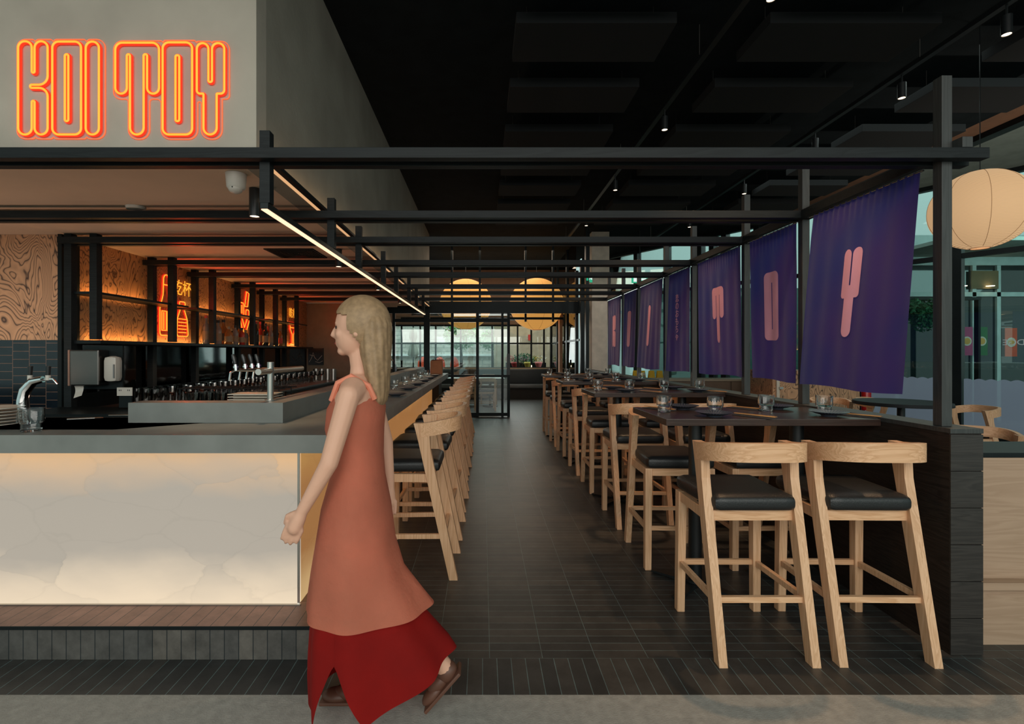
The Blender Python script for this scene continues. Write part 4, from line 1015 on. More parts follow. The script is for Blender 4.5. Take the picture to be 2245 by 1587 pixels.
# rear wall
R = 13.9
a = MB(); a.box(-3.3, 1.9, R, R+0.12, 0, 0.80); struct(a.build('wall_back', plain('brown_back_wall', srgb(92, 70, 58), 0.8)))
a = MB(); a.box(-3.3, 1.9, R, R+0.12, 2.03, CZ-0.001); struct(a.build('wall_back_top', plain('brown_upper_wall', srgb(118, 92, 74), 0.8)))
struct(MB().box(-3.3, 1.86, R-0.06, R-0.001, 0.80, 0.83).build('trim_sill', plain('pale_sill', srgb(176, 150, 122), 0.5)))
a = MB()
for x in (820, 863, 880, 921, 955, 1010, 1079, 1135, 1165, 1193): a.box(px(x-1.8, R), px(x+1.8, R), 0, 0.05, 0.831, 2.029)
a.box(-3.3, 1.9, 0.01, 0.04, pz(754.5, R), pz(751, R)); a.box(-3.3, 1.9, 0.01, 0.04, 1.98, 2.029); a.box(-3.3, 1.9, 0.01, 0.04, 0.831, 0.85)
o = a.build('window_rear', 'frame', None, False, (0, R+0.02, 0)); struct(o); g = MB().box(-3.3, 1.9, 0.02, 0.026, 0.84, 2.02).build('pane', 'glass', o)
# side glazing of the rear room
SX = 1.87
a = MB()
for x in (1206, 1220, 1241, 1261, 1272, 1283): d = SX*F/(x-1058); a.box(0, 0.06, d-0.06, d+0.06, 0, CZ-0.002) if d > 10.2 or x > 1280 else a.box(0, 0.06, d-0.05, d+0.05, 0, 2.9)
a.box(0.01, 0.05, 9.8, 13.88, 1.48, 1.52); a.box(0, 0.06, 9.87, 13.88, 2.25, 2.33)
o = a.build('window_side', 'frame', None, False, (SX, 0, 0)); struct(o); MB().box(0.028, 0.032, 10.2, 13.88, 0.02, CZ-0.01).build('pane', 'glass', o)
struct(MB().box(1.80, 1.865, 11.7, 11.95, 0, 2.6).build('trim_post', plain('pink_beige_post', srgb(190, 146, 116), 0.8)))
# rear lattice
t = thing('rear_pergola', 'black timber lattice hanging over the rear dining room', 'pergola', (0, 10.6, 2.0))
a = MB()
for z, y in ((0.19, 0.0), (0.19, 2.1), (-0.02, 0.45), (0.09, 2.45)): a.box(-1.8, 1.78, y, y+0.05, z, z+0.05)
a.build('crossbeam', 'frame', t)
for x in (991, 1052, 1152, 1212): MB().box(px(x-2.2, 10.6), px(x+2.2, 10.6), -0.055, -0.005, -0.10, 1.53).build('hanging_post', 'frame', t)
# banquette
t = thing('banquette', 'long black leather banquette along the rear window', 'bench', (0.6, 13.4, 0))
MB().box(-2.0, 1.15, 0.0, 0.42, 0.0, 0.30).build('base', 'lowwall', t)
for k in range(3):
    x0 = -2.0+k*1.05; MB().box(x0+0.005, x0+1.045, -0.03, 0.42, 0.301, 0.40, 0.02).build('seat_cushion', plain('grey_leather_seat', (0.10, 0.10, 0.10), 0.35), t, True)
    MB().box(x0+0.005, x0+1.045, 0.30, 0.42, 0.401, 0.79, 0.02).build('back_cushion', 'leather', t, True)
# rear chairs & table seen through the door
cp = stool('dining_chair', 'x', 0.68, 'low ash chairs in the rear room')
cp.location = Vector((-0.35, 11.0, 0))*U; cp['label'] = 'low ash dining chair in the rear room, left of two behind the glass door'
dup(cp, (0.08, 11.0, 0), 0.05, 'low ash dining chair in the rear room, right of two behind the glass door')
dup(cp, (-0.30, 12.35, 0), PI, 'low ash dining chair on the far side of the rear table, left one')
dup(cp, (0.15, 12.35, 0), PI, 'low ash dining chair on the far side of the rear table, right one')
def ltable(loc, w, dd, label):
    t = thing('dining_table', label, 'table', loc)
    MB().box(-w/2, w/2, -dd/2, dd/2, 0.635, 0.665, 0.002).build('tabletop', 'table', t)
    MB().cyl((-w/4, 0, 0.02), 0.03, 0.61, 14).cyl((w/4, 0, 0.02), 0.03, 0.61, 14).cyl((-w/4, 0, 0), 0.18, 0.02, 20).cyl((w/4, 0, 0), 0.18, 0.02, 20).build('pedestal', 'steelblk', t, True)
ltable((-0.15, 11.68, 0), 1.3, 0.6, 'dark low dining table in the rear room behind the glass door')
# small candle flame lamp on the sill
t = thing('candle', 'small lit candle at the bottom of the rear window', 'candle', (px(1166, 13.75)+0.0, 13.86, 0.8305)); MB().cyl((0, 0, 0), 0.02, 0.03, 10).build('wax', 'ceramic', t); MB().sphere((0, 0, 0.05), 0.012, 1, 1, 1.8, 8, 8).build('flame', 'lamp', t)

# ------------------------------------------------------------------ outdoors (rear)
struct(MB().box(-12, 30, 16.0, 24, -0.08, -0.03).build('floor_street', plain('street_asphalt', srgb(120, 116, 110), 0.9)))
struct(MB().box(9.0, 30, 1.84, 16.0, -0.05, -0.001).build('floor_street_side', plain('pavement', srgb(110, 108, 104), 0.9)))
struct(MB().box(-9, 3.2, 19.5, 19.7, -0.03, 3.6).build('wall_street', 'outbrick'))
struct(MB().box(-9, 3.2, 19.40, 19.499, 1.12, 1.20).build('trim_rail', plain('white_rail', srgb(220, 220, 220), 0.5)))
def foliage(mb, c, r, n, s, sz=1.0, seed=1):
    rd = random.Random(seed)
    for _ in range(n):
        v = Vector((rd.gauss(0, 1), rd.gauss(0, 1), rd.gauss(0, 1))).normalized()*r*(rd.random()**0.4); v.z *= sz
        p = Vector(c)+v; a = Vector((rd.gauss(0, 1), rd.gauss(0, 1), rd.gauss(0, 1))).normalized()*s; b = a.cross(Vector((rd.gauss(0, 1), rd.gauss(0, 1), rd.gauss(0, 1)))).normalized()*s*0.5
        mb.bm.faces.new([mb.bm.verts.new(p+q) for q in (-a, b, a, -b)])
M['leaf'] = plain('green_leaves', srgb(84, 140, 66), 0.7, var=0.4, vscale=8)
M['leafd'] = plain('teal_green_leaves', srgb(40, 104, 66), 0.7, var=0.4, vscale=8)
for k, (x, y, z, r) in enumerate(((-0.75, 17.2, 1.85, 0.62), (0.35, 18.6, 1.75, 0.5))):
    t = thing('street_tree', ['leafy green tree seen through the glass door', 'smaller green tree right of the leafy one outside'][k], 'tree', (x, y, -0.03))
    a = MB(); foliage(a, (0, 0, z), r, 1400, 0.05, 0.8, k); a.build('foliage', 'leaf', t, fix=False)
    MB().tube([(0, 0, 0), (0.03, 0, z*0.6), (0, 0, z)], [0.06, 0.045, 0.02], 8).build('trunk', 'lowwall', t, True)
# orange kiosk umbrellas, closed white parasol, seated figures left as simple market stall
OR_ = plain('orange_red_canvas', srgb(230, 70, 30), 0.7)
for k, (x, w_) in enumerate(((-2.0, 0.42), (-1.45, 0.38), (-0.95, 0.30))):
    t = thing('market_stall', ['orange draped stall outside, left of three', 'orange draped stall outside, middle of three', 'orange draped stall outside, right of three'][k], 'stall', (x, 17.0, -0.03), 0, 'orange stalls outside the rear window')
    a = MB(); a.lathe([(w_*0.5, 0.72), (w_*0.45, 0.98), (w_*0.2, 1.12), (0, 1.14)], seg=12); a.build('canopy', OR_, t, True)
    MB().tube([(0, 0, 0), (0, 0, 1.1)], 0.02, 6).build('pole', 'steel', t)
t = thing('closed_parasol', 'closed white parasol tied around its pole outside the rear window', 'parasol', (px(906, 15.5), 15.5, -0.03))
a = MB(); a.lathe([(0.03, 2.05), (0.09, 1.95), (0.11, 1.75), (0.06, 1.60), (0.12, 1.40), (0.15, 1.22), (0.10, 1.15)], seg=16)
for v in a.bm.verts:
    th = math.atan2(v.co.y, v.co.x); kf = 1+0.18*math.cos(th*6); v.co.x *= kf; v.co.y *= kf
a.build('canopy', 'ceramic', t, True); MB().tube([(0, 0, 0), (0, 0, 2.1)], 0.02, 8).build('pole', 'frame', t)
MB().cyl((0, 0, 0), 0.2, 0.04, 16).build('base', 'frame', t)
# flower shop beyond the right rear window
struct(MB().box(0.4, 3.2, 17.6, 17.7, -0.03, 3.2).build('wall_flower_shop', plain('warm_shop_wall', srgb(176, 150, 126), 0.8)))
t = thing('flower_planter', 'dark planter box full of flowers outside the rear window', 'planter', (1.25, 15.0, -0.05))
MB().box(-0.55, 0.65, 0, 0.3, 0.021, 1.0).build('box', 'frame', t)
a = MB(); foliage(a, (0, 0.12, 1.10), 0.40, 700, 0.03, 0.45, 5); a.build('foliage', 'leafd', t, fix=False)
for c_, nm_, sd, x in (((200, 40, 60), 'red', 1, -0.45), ((215, 180, 60), 'yellow', 2, 0.35), ((200, 120, 150), 'pink', 3, 0.0), ((220, 210, 200), 'white', 4, 0.5)):
    a = MB(); foliage(a, (x, 0.0, 1.12), 0.17, 90, 0.022, 0.6, sd); o = a.build('blossom', plain(nm_+'_petals', srgb(*c_), 0.7), t, fix=False); o['label'] = nm_+' blossoms'
for k, (x, c_, nm_) in enumerate(((0.93, (190, 30, 50), 'red'), (1.62, (230, 120, 120), 'pink'), (1.30, (230, 200, 90), 'yellow'))):
    o = MB().lathe([(0, 0), (0.06, 0), (0.11, 0.13), (0.09, 0.16), (0.02, 0.12), (0, 0.12)], seg=14).build('flower_bouquet', plain(nm_+'_wrap', srgb(*c_), 0.6), None, True, (x, 14.5, 0.82))
    tag(o, nm_+' wrapped bouquet standing outside the rear window', 'bouquet')
t = thing('display_bench', 'low dark display bench under the bouquets outside the rear window', 'bench', (1.25, 14.5, -0.05)); MB().box(-0.5, 0.5, -0.15, 0.15, 0.82, 0.869).box(-0.48, -0.42, -0.12, 0.12, 0.0, 0.82).box(0.42, 0.48, -0.12, 0.12, 0.0, 0.82).build('bench', 'frame', t)
o = MB().box(0, 0.09, -0.01, 0, 0, 0.20).build('fire_safety_sign', plain('red_sign', (0.6, 0.03, 0.02), 0.5), None, False, (px(1158, 17.58), 17.59, 1.68)); tag(o, 'small red sign on the beige shop wall outside', 'sign')

# ------------------------------------------------------------------ right side: facade, outer seating, street
FA = Vector((6.65, 6.16, 0)); FANG = math.atan2(0.848, -0.53)      # the glazed front runs back to the left
def fac(o, off=0.0): o.location = FA*U; o.rotation_euler = (0, 0, FANG); return o     # local x along the glass, local -y outdoors
struct(fac(MB().box(-2.6, 7.0, -0.06, 0.08, 0.0, 0.20).build('baseboard_right', 'frame')))
a = MB(); a.box(-2.6, 7.0, -0.05, 0.05, 2.50, 2.56); a.box(-2.6, 7.0, -0.05, 0.05, CZ-0.06, CZ-0.001)
for s_ in (-2.5, 0.61, 2.05, 3.28, 3.9, 4.15, 4.41, 5.2, 6.0, 6.9): a.box(s_-0.05, s_+0.05, -0.07, 0.07, 0.201, CZ-0.002)
o = a.build('window_right', 'frame'); struct(fac(o))
MB().box(-2.5, 6.9, -0.006, 0.006, 0.201, CZ-0.02).build('pane', 'glassteal', o)
m, nt, b = newmat('frosted_film'); b.inputs['Base Color'].default_value = c4(srgb(150, 164, 190)); b.inputs['Roughness'].default_value = 0.6; setE(b, (0.10, 0.12, 0.145), 1.25); M['film'] = m  # faint emission stands in for daylight coming through the film
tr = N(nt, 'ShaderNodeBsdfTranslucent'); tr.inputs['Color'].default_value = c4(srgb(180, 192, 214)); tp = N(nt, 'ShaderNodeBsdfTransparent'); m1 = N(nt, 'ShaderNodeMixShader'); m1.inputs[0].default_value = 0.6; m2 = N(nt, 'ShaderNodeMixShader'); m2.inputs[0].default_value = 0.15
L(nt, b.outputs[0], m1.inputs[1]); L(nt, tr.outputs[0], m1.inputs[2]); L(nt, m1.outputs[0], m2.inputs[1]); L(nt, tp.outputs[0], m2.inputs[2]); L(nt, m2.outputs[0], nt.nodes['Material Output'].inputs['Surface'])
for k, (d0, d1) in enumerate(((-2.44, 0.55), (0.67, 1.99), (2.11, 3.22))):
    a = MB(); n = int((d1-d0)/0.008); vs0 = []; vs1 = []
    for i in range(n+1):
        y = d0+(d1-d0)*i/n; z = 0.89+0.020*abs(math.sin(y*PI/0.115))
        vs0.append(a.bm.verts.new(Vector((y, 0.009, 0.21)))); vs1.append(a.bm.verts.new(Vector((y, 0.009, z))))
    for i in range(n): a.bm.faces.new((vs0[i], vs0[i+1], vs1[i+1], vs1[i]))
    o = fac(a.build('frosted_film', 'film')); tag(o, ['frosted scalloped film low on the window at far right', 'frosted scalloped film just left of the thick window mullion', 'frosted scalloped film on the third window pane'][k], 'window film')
t = thing('window_lettering', 'pale lettering on the right window, seen in reverse from inside', 'lettering', (6.57, 6.27, 1.345), FANG)
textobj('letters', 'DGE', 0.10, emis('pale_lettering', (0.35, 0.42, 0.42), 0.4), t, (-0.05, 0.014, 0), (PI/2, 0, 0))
a = MB(); a.box(2.41, 2.9, 0, 0.08, 2.2, 2.28); a.box(2.41, 2.9, 0, 0.08, 0, 0.3)
for x in (2.45, 2.86): a.box(x-0.04, x+0.04, 0, 0.08, 0, CZ-0.003)
o = a.build('window_end', 'frame', None, False, (0, 12.1, 0)); struct(o); MB().box(2.41, 2.9, 0.03, 0.036, 0.3, CZ-0.05).build('pane', 'glass', o)
# waiter station and plywood cupboard beyond the banners
t = thing('waiter_station', 'long pale brown drawer cabinet beyond the banners', 'cabinet', (3.4, 7.9, 0))
MB().box(-0.6, 1.6, 0.02, 0.5, 0.0, 0.80).build('body', plain('brown_laminate', srgb(96, 74, 58), 0.6), t)
MB().box(-0.62, 1.62, 0.0, 0.52, 0.801, 0.83).build('top', plain('pale_laminate', srgb(150, 130, 108), 0.5), t)
for k in range(4): MB().box(-0.58+k*0.55, -0.06+k*0.55, 0.004, 0.019, 0.52, 0.79, 0.002).build('drawer', plain('brown_laminate_front', srgb(104, 80, 62), 0.6), t)
t = thing('plywood_cupboard', 'figured plywood cupboard beyond the banners', 'cupboard', (4.1, 6.9, 0))
MB().box(-0.1, 1.1, 0.02, 0.6, 0, 1.0).build('body', 'zebra', t)
MB().box(-0.06, -0.02, -0.01, 0.018, 0.2, 0.9).build('edge_strip', 'ceramic', t)
MB().box(-0.03, 0.02, -0.03, -0.012, 0.75, 0.78).build('latch', 'steel', t)
t = thing('fire_extinguisher', 'red fire extinguisher beside the plywood cupboard', 'extinguisher', (5.35, 7.0, 0))
MB().lathe([(0, 0.0), (0.06, 0.0), (0.06, 0.35), (0.03, 0.42), (0, 0.42)], (0, 0, 0.45), 16).build('cylinder', plain('red_enamel', (0.45, 0.01, 0.01), 0.3), t, True)
MB().cyl((0, 0, 0.86), 0.02, 0.05, 10).build('valve', 'steelblk', t); MB().box(-0.03, 0.03, 0.061, 0.08, 0.0, 0.8).build('bracket', 'frame', t)
# wet floor signs
YL = plain('yellow_plastic', srgb(228, 190, 20), 0.5)
pos = [(px(1394, 9.0), 9.0), (px(1408, 8.9), 8.9), (px(1428, 8.9), 8.9), (px(1446, 8.85), 8.85)]
t = thing('added_sign_bench', 'low dark bench added to hold the yellow floor signs', 'bench', (3.1, 9.0, 0)); MB().box(-0.5, 0.5, -0.3, 0.3, 0.40, 0.45).box(-0.46, -0.40, -0.25, 0.25, 0, 0.40).box(0.40, 0.46, -0.25, 0.25, 0, 0.40).build('bench', 'frame', t)  # invented bench, added to give the floor signs a base
for k, (x, y) in enumerate(pos):
    t = thing('wet_floor_sign', ['first', 'second', 'third', 'fourth'][k]+' yellow wet floor sign from the left under the banners', 'sign', (x, y, 0.4505), 0, 'yellow wet floor signs')
    for s in (-1, 1):
        a = MB(); vs = [a.bm.verts.new(Vector(q)) for q in ((-0.085, s*0.10, 0), (0.085, s*0.10, 0), (0.045, s*0.012, 0.48), (-0.045, s*0.012, 0.48))]; a.bm.faces.new(vs); bmesh.ops.solidify(a.bm, geom=a.bm.faces[:], thickness=0.006)
        o = a.build('panel', YL, t)
    a = MB(); a.quad((-0.015, -0.088, 0.20), (0.015, -0.088, 0.20), (0.0, -0.078, 0.25)); a.build('warning_mark', 'steelblk', t)
    textobj('lettering', 'WET', 0.05, 'steelblk', t, (0, -0.099, 0.10), (PI/2-0.18, 0, 0))
# exit signs
def exitsign(X, d, z, rz, label):
    t = thing('exit_sign', label, 'sign', (X, d, z), rz)
    MB().box(-0.15, 0.15, 0, 0.03, 0, 0.13).build('housing', emis('exit_green', (0.02, 0.42, 0.22), 0.9), t)
    MB().box(-0.12, -0.05, -0.004, -0.001, 0.02, 0.11).box(0.0, 0.12, -0.004, -0.001, 0.045, 0.085).build('pictogram', emis('exit_white', (0.8, 0.95, 0.9), 0.9), t)
    MB().tube([(0, 0.015, 0.13), (0, 0.015, CZ-z-0.003)], 0.006, 6).build('stem', 'steelblk', t)
exitsign(px(1403, 9.4), 9.4, pz(620, 9.4), 0, 'green illuminated exit sign above the banners')
exitsign(px(1294, 9.2), 9.2, pz(617, 9.2), 1.1, 'green exit sign turned edge-on beside the beige column')
# outer round table & chairs
t = thing('round_table', 'dark round cafe table outside the low wall at right', 'table', (4.42, 5.3, 0))
MB().lathe([(0, 0.70), (0.42, 0.70), (0.42, 0.72), (0.415, 0.735), (0, 0.735)], seg=48).build('tabletop', plain('black_laminate', (0.014, 0.016, 0.018), 0.6, spec=0.2), t, True)
MB().cyl((0, 0, 0.02), 0.035, 0.68, 18).cyl((0, 0, 0), 0.24, 0.02, 28).build('pedestal', 'steelblk', t, True)
cl = [(3.60, 4.75, -0.9, 'low ash chair at the round table, in front on its left'), (4.15, 5.95, 2.8, 'low ash chair behind the round table at left'), (4.95, 5.15, PI/2, 'low ash chair at the round table right of the near pergola post'), (4.75, 5.95, -2.6, 'low ash chair behind the round table at right')]
for x, y, rz, lab in cl: c = dup(cp, (x, y, 0), rz, lab, 'low ash chairs in the outer seating')
c = dup(cp, (3.55, 3.55, 0), 2.6, 'low ash chair just behind the light oak cabinet', 'low ash chairs in the outer seating')
# shop opposite
t = thing('shopfront', 'pale framed shopfront with dark glass across the street', 'shopfront', (9.5, 9.2, 0))
a = MB()
for x in (8.75, 9.02, 9.47, 10.1, 10.8, 7.6): a.box(x-9.5-0.035, x-9.5+0.035, 0, 0.10, 0, 2.85)
a.box(-2.2, 3.5, 0.0, 0.12, 2.28, 2.36); a.box(-2.2, 3.5, -0.02, 0.2, 2.85, 3.4)
a.build('frame', plain('pale_grey_frame', srgb(190, 204, 204), 0.5), t)
MB().box(-2.2, 3.5, 0.04, 0.05, 0, 2.85).build('pane', plain('dark_shop_glass', (0.008, 0.02, 0.022), 0.05, coat=1), t)
MB().box(-2.2, 3.5, -1.4, 0.0, 3.0, 3.06).build('canopy', plain('pale_canopy', srgb(150, 156, 150), 0.7), t)
a = MB()
for x, y in ((-0.75, -0.06), (-0.25, -0.06)): a.cyl((x, y, 2.46), 0.06, 0.008, 16)
a.build('downlight', 'lamp', t)
MB().box(-0.55, -0.05, -0.012, -0.004, 2.42, 2.75).build('fascia_panel', plain('tan_fascia', srgb(120, 100, 70), 0.7), t)
for k, (x, z, c_, nm_) in enumerate(((9.66, 1.20, (210, 84, 50), 'orange'), (8.85, 1.22, (170, 70, 110), 'magenta'), (9.12, 1.22, (60, 110, 70), 'green'))):
    t = thing('food_poster', nm_+' food poster with a bowl on the shopfront across the street', 'poster', (x, 9.17, z), 0, 'food posters on the shopfront')
    MB().box(-0.11, 0.11, 0, 0.008, -0.02, 0.50).build('sheet', plain(nm_+'_print', srgb(*c_), 0.6), t)
    MB().cyl((0, -0.006, 0.24), 0.085, 0.005, 20, 'Y').build('bowl_print', 'ceramic', t); MB().cyl((0, -0.009, 0.24), 0.06, 0.002, 16, 'Y').build('noodle_print', plain('noodle_yellow', srgb(214, 160, 80), 0.7), t)
t = thing('hanging_plants', 'green trailing plants hanging behind the window near the pergola post', 'plant', (7.6, 8.6, 0))
a = MB()
for k in range(7): foliage(a, (-0.22+k*0.055, 0, 2.0-0.07*(k % 4)), 0.17, 260, 0.035, 1.1, 20+k)
a.build('foliage', 'leafd', t, fix=False); MB().box(-0.6, 0.9, -0.05, 0.05, 2.15, 2.20).box(-0.6, -0.56, -0.04, 0.04, 0, 2.15).box(0.86, 0.9, -0.04, 0.04, 0, 2.15).build('plant_rail', 'frame', t)
struct(MB().box(4.6, 16, 13.6, 13.8, 0, 3.0).build('wall_street_right', plain('dark_teal_facade', srgb(20, 64, 58), 0.6)))

# ------------------------------------------------------------------ walking woman
WX, WY, WS = -0.434, 1.75, 1.0
wm = thing('person', 'fair-haired woman in coral dress and deep red skirt walking left', 'person', (WX, WY, 0))
M['skin'] = plain('skin', srgb(220, 168, 142), 0.55, var=0.04)
M['coral'] = plain('coral_fabric', srgb(226, 136, 108), 0.85, var=0.10, vscale=5, bump=0.2, bscale=40)
M['redf'] = plain('deep_red_fabric', srgb(170, 16, 8), 0.85, var=0.15, vscale=5)
M['hair'] = plain('fair_brown_hair', srgb(156, 126, 94), 0.6, var=0.2, vscale=50)
a = MB()
def limb(pts, rad, seg=12):
    # densified smooth limb
    P_ = [Vector(p) for p in pts]; out = []; rr = []
    for i in range(len(P_)-1):
        for k in range(4): f = k/4; out.append(P_[i].lerp(P_[i+1], f)); rr.append(rad[i]*(1-f)+rad[i+1]*f)
    out.append(P_[-1]); rr.append(rad[-1])
    a.tube(out, rr, seg); 
    for p, r in ((out[0], rr[0]), (out[-1], rr[-1])): a.sphere(p, r*0.98, seg=12, rings=8)
    for p, r in zip(P_[1:-1], rad[1:-1]): a.sphere(p, r, seg=12, rings=8)
# torso: stacked ellipses (x = front/back, y = width)
def loft(mb, secs, seg=24, close=True):
    rings = []
    for (cx, cy, z, rx, ry) in secs:
        rings.append([mb.bm.verts.new(Vector((cx+rx*math.cos(2*PI*k/seg), cy+ry*math.sin(2*PI*k/seg), z))) for k in range(seg)])
    for A, B in zip(rings, rings[1:]):
        for k in range(seg): mb.bm.faces.new((A[k], A[(k+1) % seg], B[(k+1) % seg], B[k]))
    if close: mb.bm.faces.new(rings[0][::-1]); mb.bm.faces.new(rings[-1])
    return rings
loft(a, [(0.0, 0, 0.64, .05, .09), (0.0, 0, 0.68, .088, .135), (0.005, 0, 0.74, .092, .14), (0.0, 0, 0.82, .078, .12), (0.0, 0, 0.90, .074, .108), (-0.01, 0, 0.99, .088, .125), (-0.005, 0, 1.06, .086, .14), (0.005, 0, 1.12, .066, .145), (0.008, 0, 1.155, .045, .10), (0.01, 0, 1.175, .036, .05)])
limb([(0.01, 0, 1.14), (0.008, 0, 1.20), (0.004, 0, 1.26)], [0.042, 0.035, 0.038])
# head, facing -x
a.sphere((0.012, 0, 1.348), 0.090, 1.0, 0.80, 1.02, 28, 18)
a.sphere((-0.020, 0, 1.312), 0.060, 0.98, 0.98, 1.25, 24, 16)
a.sphere((-0.018, 0, 1.280), 0.050, 1.0, 0.98, 0.85, 20, 14)
a.sphere((-0.052, 0, 1.256), 0.020, 1.0, 1.35, 0.85, 14, 10)        # chin
a.tube([(-0.070, 0, 1.346), (-0.083, 0, 1.326), (-0.0905, 0, 1.311), (-0.076, 0, 1.304)], [0.006, 0.0075, 0.0085, 0.008], 10)  # nose
a.sphere((-0.083, 0, 1.309), 0.007, 0.9, 2.0, 0.8, 12, 8)
a.sphere((-0.066, 0, 1.352), 0.014, 0.8, 2.9, 0.5, 12, 8)           # brow
a.sphere((-0.070, 0, 1.286), 0.012, 0.75, 1.7, 0.55, 12, 8); a.sphere((-0.068, 0, 1.277), 0.012, 0.75, 1.5, 0.6, 12, 8)   # lips
for s in (-1, 1):
    a.sphere((-0.050, s*0.036, 1.314), 0.022, 0.9, 0.8, 0.9, 12, 8); a.sphere((0.010, s*0.070, 1.322), 0.017, 0.8, 0.35, 1.25, 12, 8)
# arms
def arm(s, sh, el, wr, dirv):
    limb([sh, el, wr], [0.036, 0.029, 0.0195]); limb([Vector(sh)+Vector((0, -s*0.05, 0.012)), sh], [0.045, 0.037])
    d = Vector(dirv).normalized(); side = Vector((0, 1, 0)); w = Vector(wr); palm = w+d*0.040
    across = d.cross(side).normalized()       # across the palm (in the walking plane)
    limb([w, w+d*0.025, palm+d*0.018], [0.018, 0.022, 0.024])
    for q in range(4):
        base = palm+d*0.018+across*(q-1.5)*0.0155; ln = (0.052, 0.058, 0.055, 0.043)[q]; curl = side*(-s)*0.12
        p1 = base+d*ln*0.45; p2 = p1+(d+curl).normalized()*ln*0.33; p3 = p2+(d+curl*2).normalized()*ln*0.25
        limb([base, p1, p2, p3], [0.0085, 0.008, 0.0075, 0.0065], 8)
    b0 = w+d*0.018-across*0.018; t1 = b0-across*0.018+d*0.02-side*s*0.006; t2 = t1+d*0.026-side*s*0.008; limb([b0, t1, t2], [0.011, 0.0095, 0.0075], 8)
arm(-1, (0.008, -0.150, 1.115), (-0.045, -0.185, 0.905), (-0.13, -0.180, 0.755), (-0.42, 0.05, -0.9))
arm(1, (0.008, 0.150, 1.115), (0.060, 0.185, 0.905), (0.075, 0.185, 0.735), (0.0, -0.05, -1.0))
# legs
limb([(0.0, 0.065, 0.70), (-0.035, 0.06, 0.40), (-0.025, 0.055, 0.065)], [0.088, 0.052, 0.030])
limb([(-0.045, 0.055, 0.30), (-0.030, 0.055, 0.20)], [0.046, 0.040])
limb([(0.0, -0.065, 0.70), (0.085, -0.035, 0.405), (0.310, -0.015, 0.155)], [0.088, 0.052, 0.030])
limb([(0.15, -0.030, 0.345), (0.22, -0.025, 0.262)], [0.045, 0.040])
a.bm.normal_update()
for v in a.bm.verts: pass
body = a.build('body', 'skin', wm, True)
rm = body.modifiers.new('remesh', 'REMESH'); rm.mode = 'VOXEL'; rm.voxel_size = 0.0046*U; rm.use_smooth_shade = True
sm = body.modifiers.new('smooth', 'SMOOTH'); sm.factor = 0.5; sm.iterations = 3
# eyes, lips
for s in (-1, 1):
    MB().sphere((-0.0665, s*0.030, 1.337), 0.0085, 0.6, 1.2, 0.75, 12, 8).build('eye', plain('dark_iris', (0.03, 0.02, 0.015), 0.2), wm, True)
MB().sphere((-0.0765, 0, 1.282), 0.0055, 0.6, 2.4, 0.9, 12, 8).build('lips', plain('lip', srgb(170, 84, 76), 0.5), wm, True)
# hair: cap plus falling lengths
a = MB(); a.sphere((0.016, 0, 1.352), 0.098, 1.0, 0.82, 1.02, 64, 48)
kill = [v for v in a.bm.verts if (v.co.x < -0.028+max(0, (1.33-v.co.z))*0.9 and v.co.z < 1.392-abs(v.co.y)*0.25) or v.co.z < 1.262]
bmesh.ops.delete(a.bm, geom=kill, context='VERTS')
bmesh.ops.solidify(a.bm, geom=a.bm.faces[:], thickness=0.008)
hs_ = [(0.050, 0, 1.39, .050, .060), (0.056, 0, 1.35, .060, .078), (0.060, 0, 1.30, .056, .080), (0.063, 0, 1.24, .050, .080), (0.068, 0, 1.18, .042, .078), (0.072, 0, 1.12, .034, .072), (0.076, 0, 1.085, .024, .060), (0.078, 0, 1.065, .010, .035)]
hh_ = []
for i in range(len(hs_)-1):
    for q in range(5): f = q/5; hh_.append(tuple(hs_[i][j]*(1-f)+hs_[i+1][j]*f for j in range(5)))
hh_.append(hs_[-1]); n0 = set(a.bm.verts); loft(a, hh_, 72)
for v in a.bm.verts:
    if v not in n0:
        th = math.atan2(v.co.y, v.co.x-0.06); k = 1+0.025*math.sin(th*17+v.co.z*20)+0.02*math.sin(th*9-v.co.z*31)
        v.co.x = 0.062+(v.co.x-0.062)*k; v.co.y *= k
a.build('hair', 'hair', wm, True)
# dress
def folds(mb, amp, z0, z1, n):
    for v in mb.bm.verts:
        f = max(0, min(1, (z0-v.co.z)/(z0-z1))); th = math.atan2(v.co.y, v.co.x); k = 1+amp*f*math.sin(th*n+1.0)
        v.co.x *= k; v.co.y *= k
a = MB()
S2 = [(0.0, 0, 1.098, .080, .128), (-0.003, 0, 1.06, .096, .152), (-0.010, 0, 0.99, .098, .136), (0.0, 0, 0.90, .086, .120), (0.0, 0, 0.82, .092, .132), (-0.004, 0, 0.72, .116, .158), (-0.006, 0, 0.60, .134, .170), (-0.004, 0, 0.50, .152, .180), (0.0, 0, 0.42, .166, .190), (0.002, 0, 0.375, .172, .194)]
loft(a, S2, 96, False); folds(a, 0.045, 0.70, 0.20, 8)
for v in a.bm.verts:
    if v.co.x > 0 and v.co.z < 0.52: v.co.x *= 1+0.85*((0.52-v.co.z)/0.26)*(v.co.x/math.hypot(v.co.x, v.co.y))
bmesh.ops.solidify(a.bm, geom=a.bm.faces[:], thickness=0.003)
for s in (-1, 1): a.tube([(-0.070, s*0.075, 1.09), (-0.045, s*0.088, 1.15), (0.0, s*0.092, 1.172), (0.055, s*0.085, 1.14), (0.072, s*0.07, 1.095)], 0.010, 8)
a.build('dress', 'coral', wm, True)
a = MB(); seg = 64; rings = []
S3 = [(0.0, 0, 0.46, .138, .160), (0.002, 0, 0.38, .150, .172), (0.004, 0, 0.30, .162, .178), (0.006, 0, 0.22, .168, .182), (0.008, 0, 0.14, .172, .184), (0.010, 0, 0.05, .170, .184)]
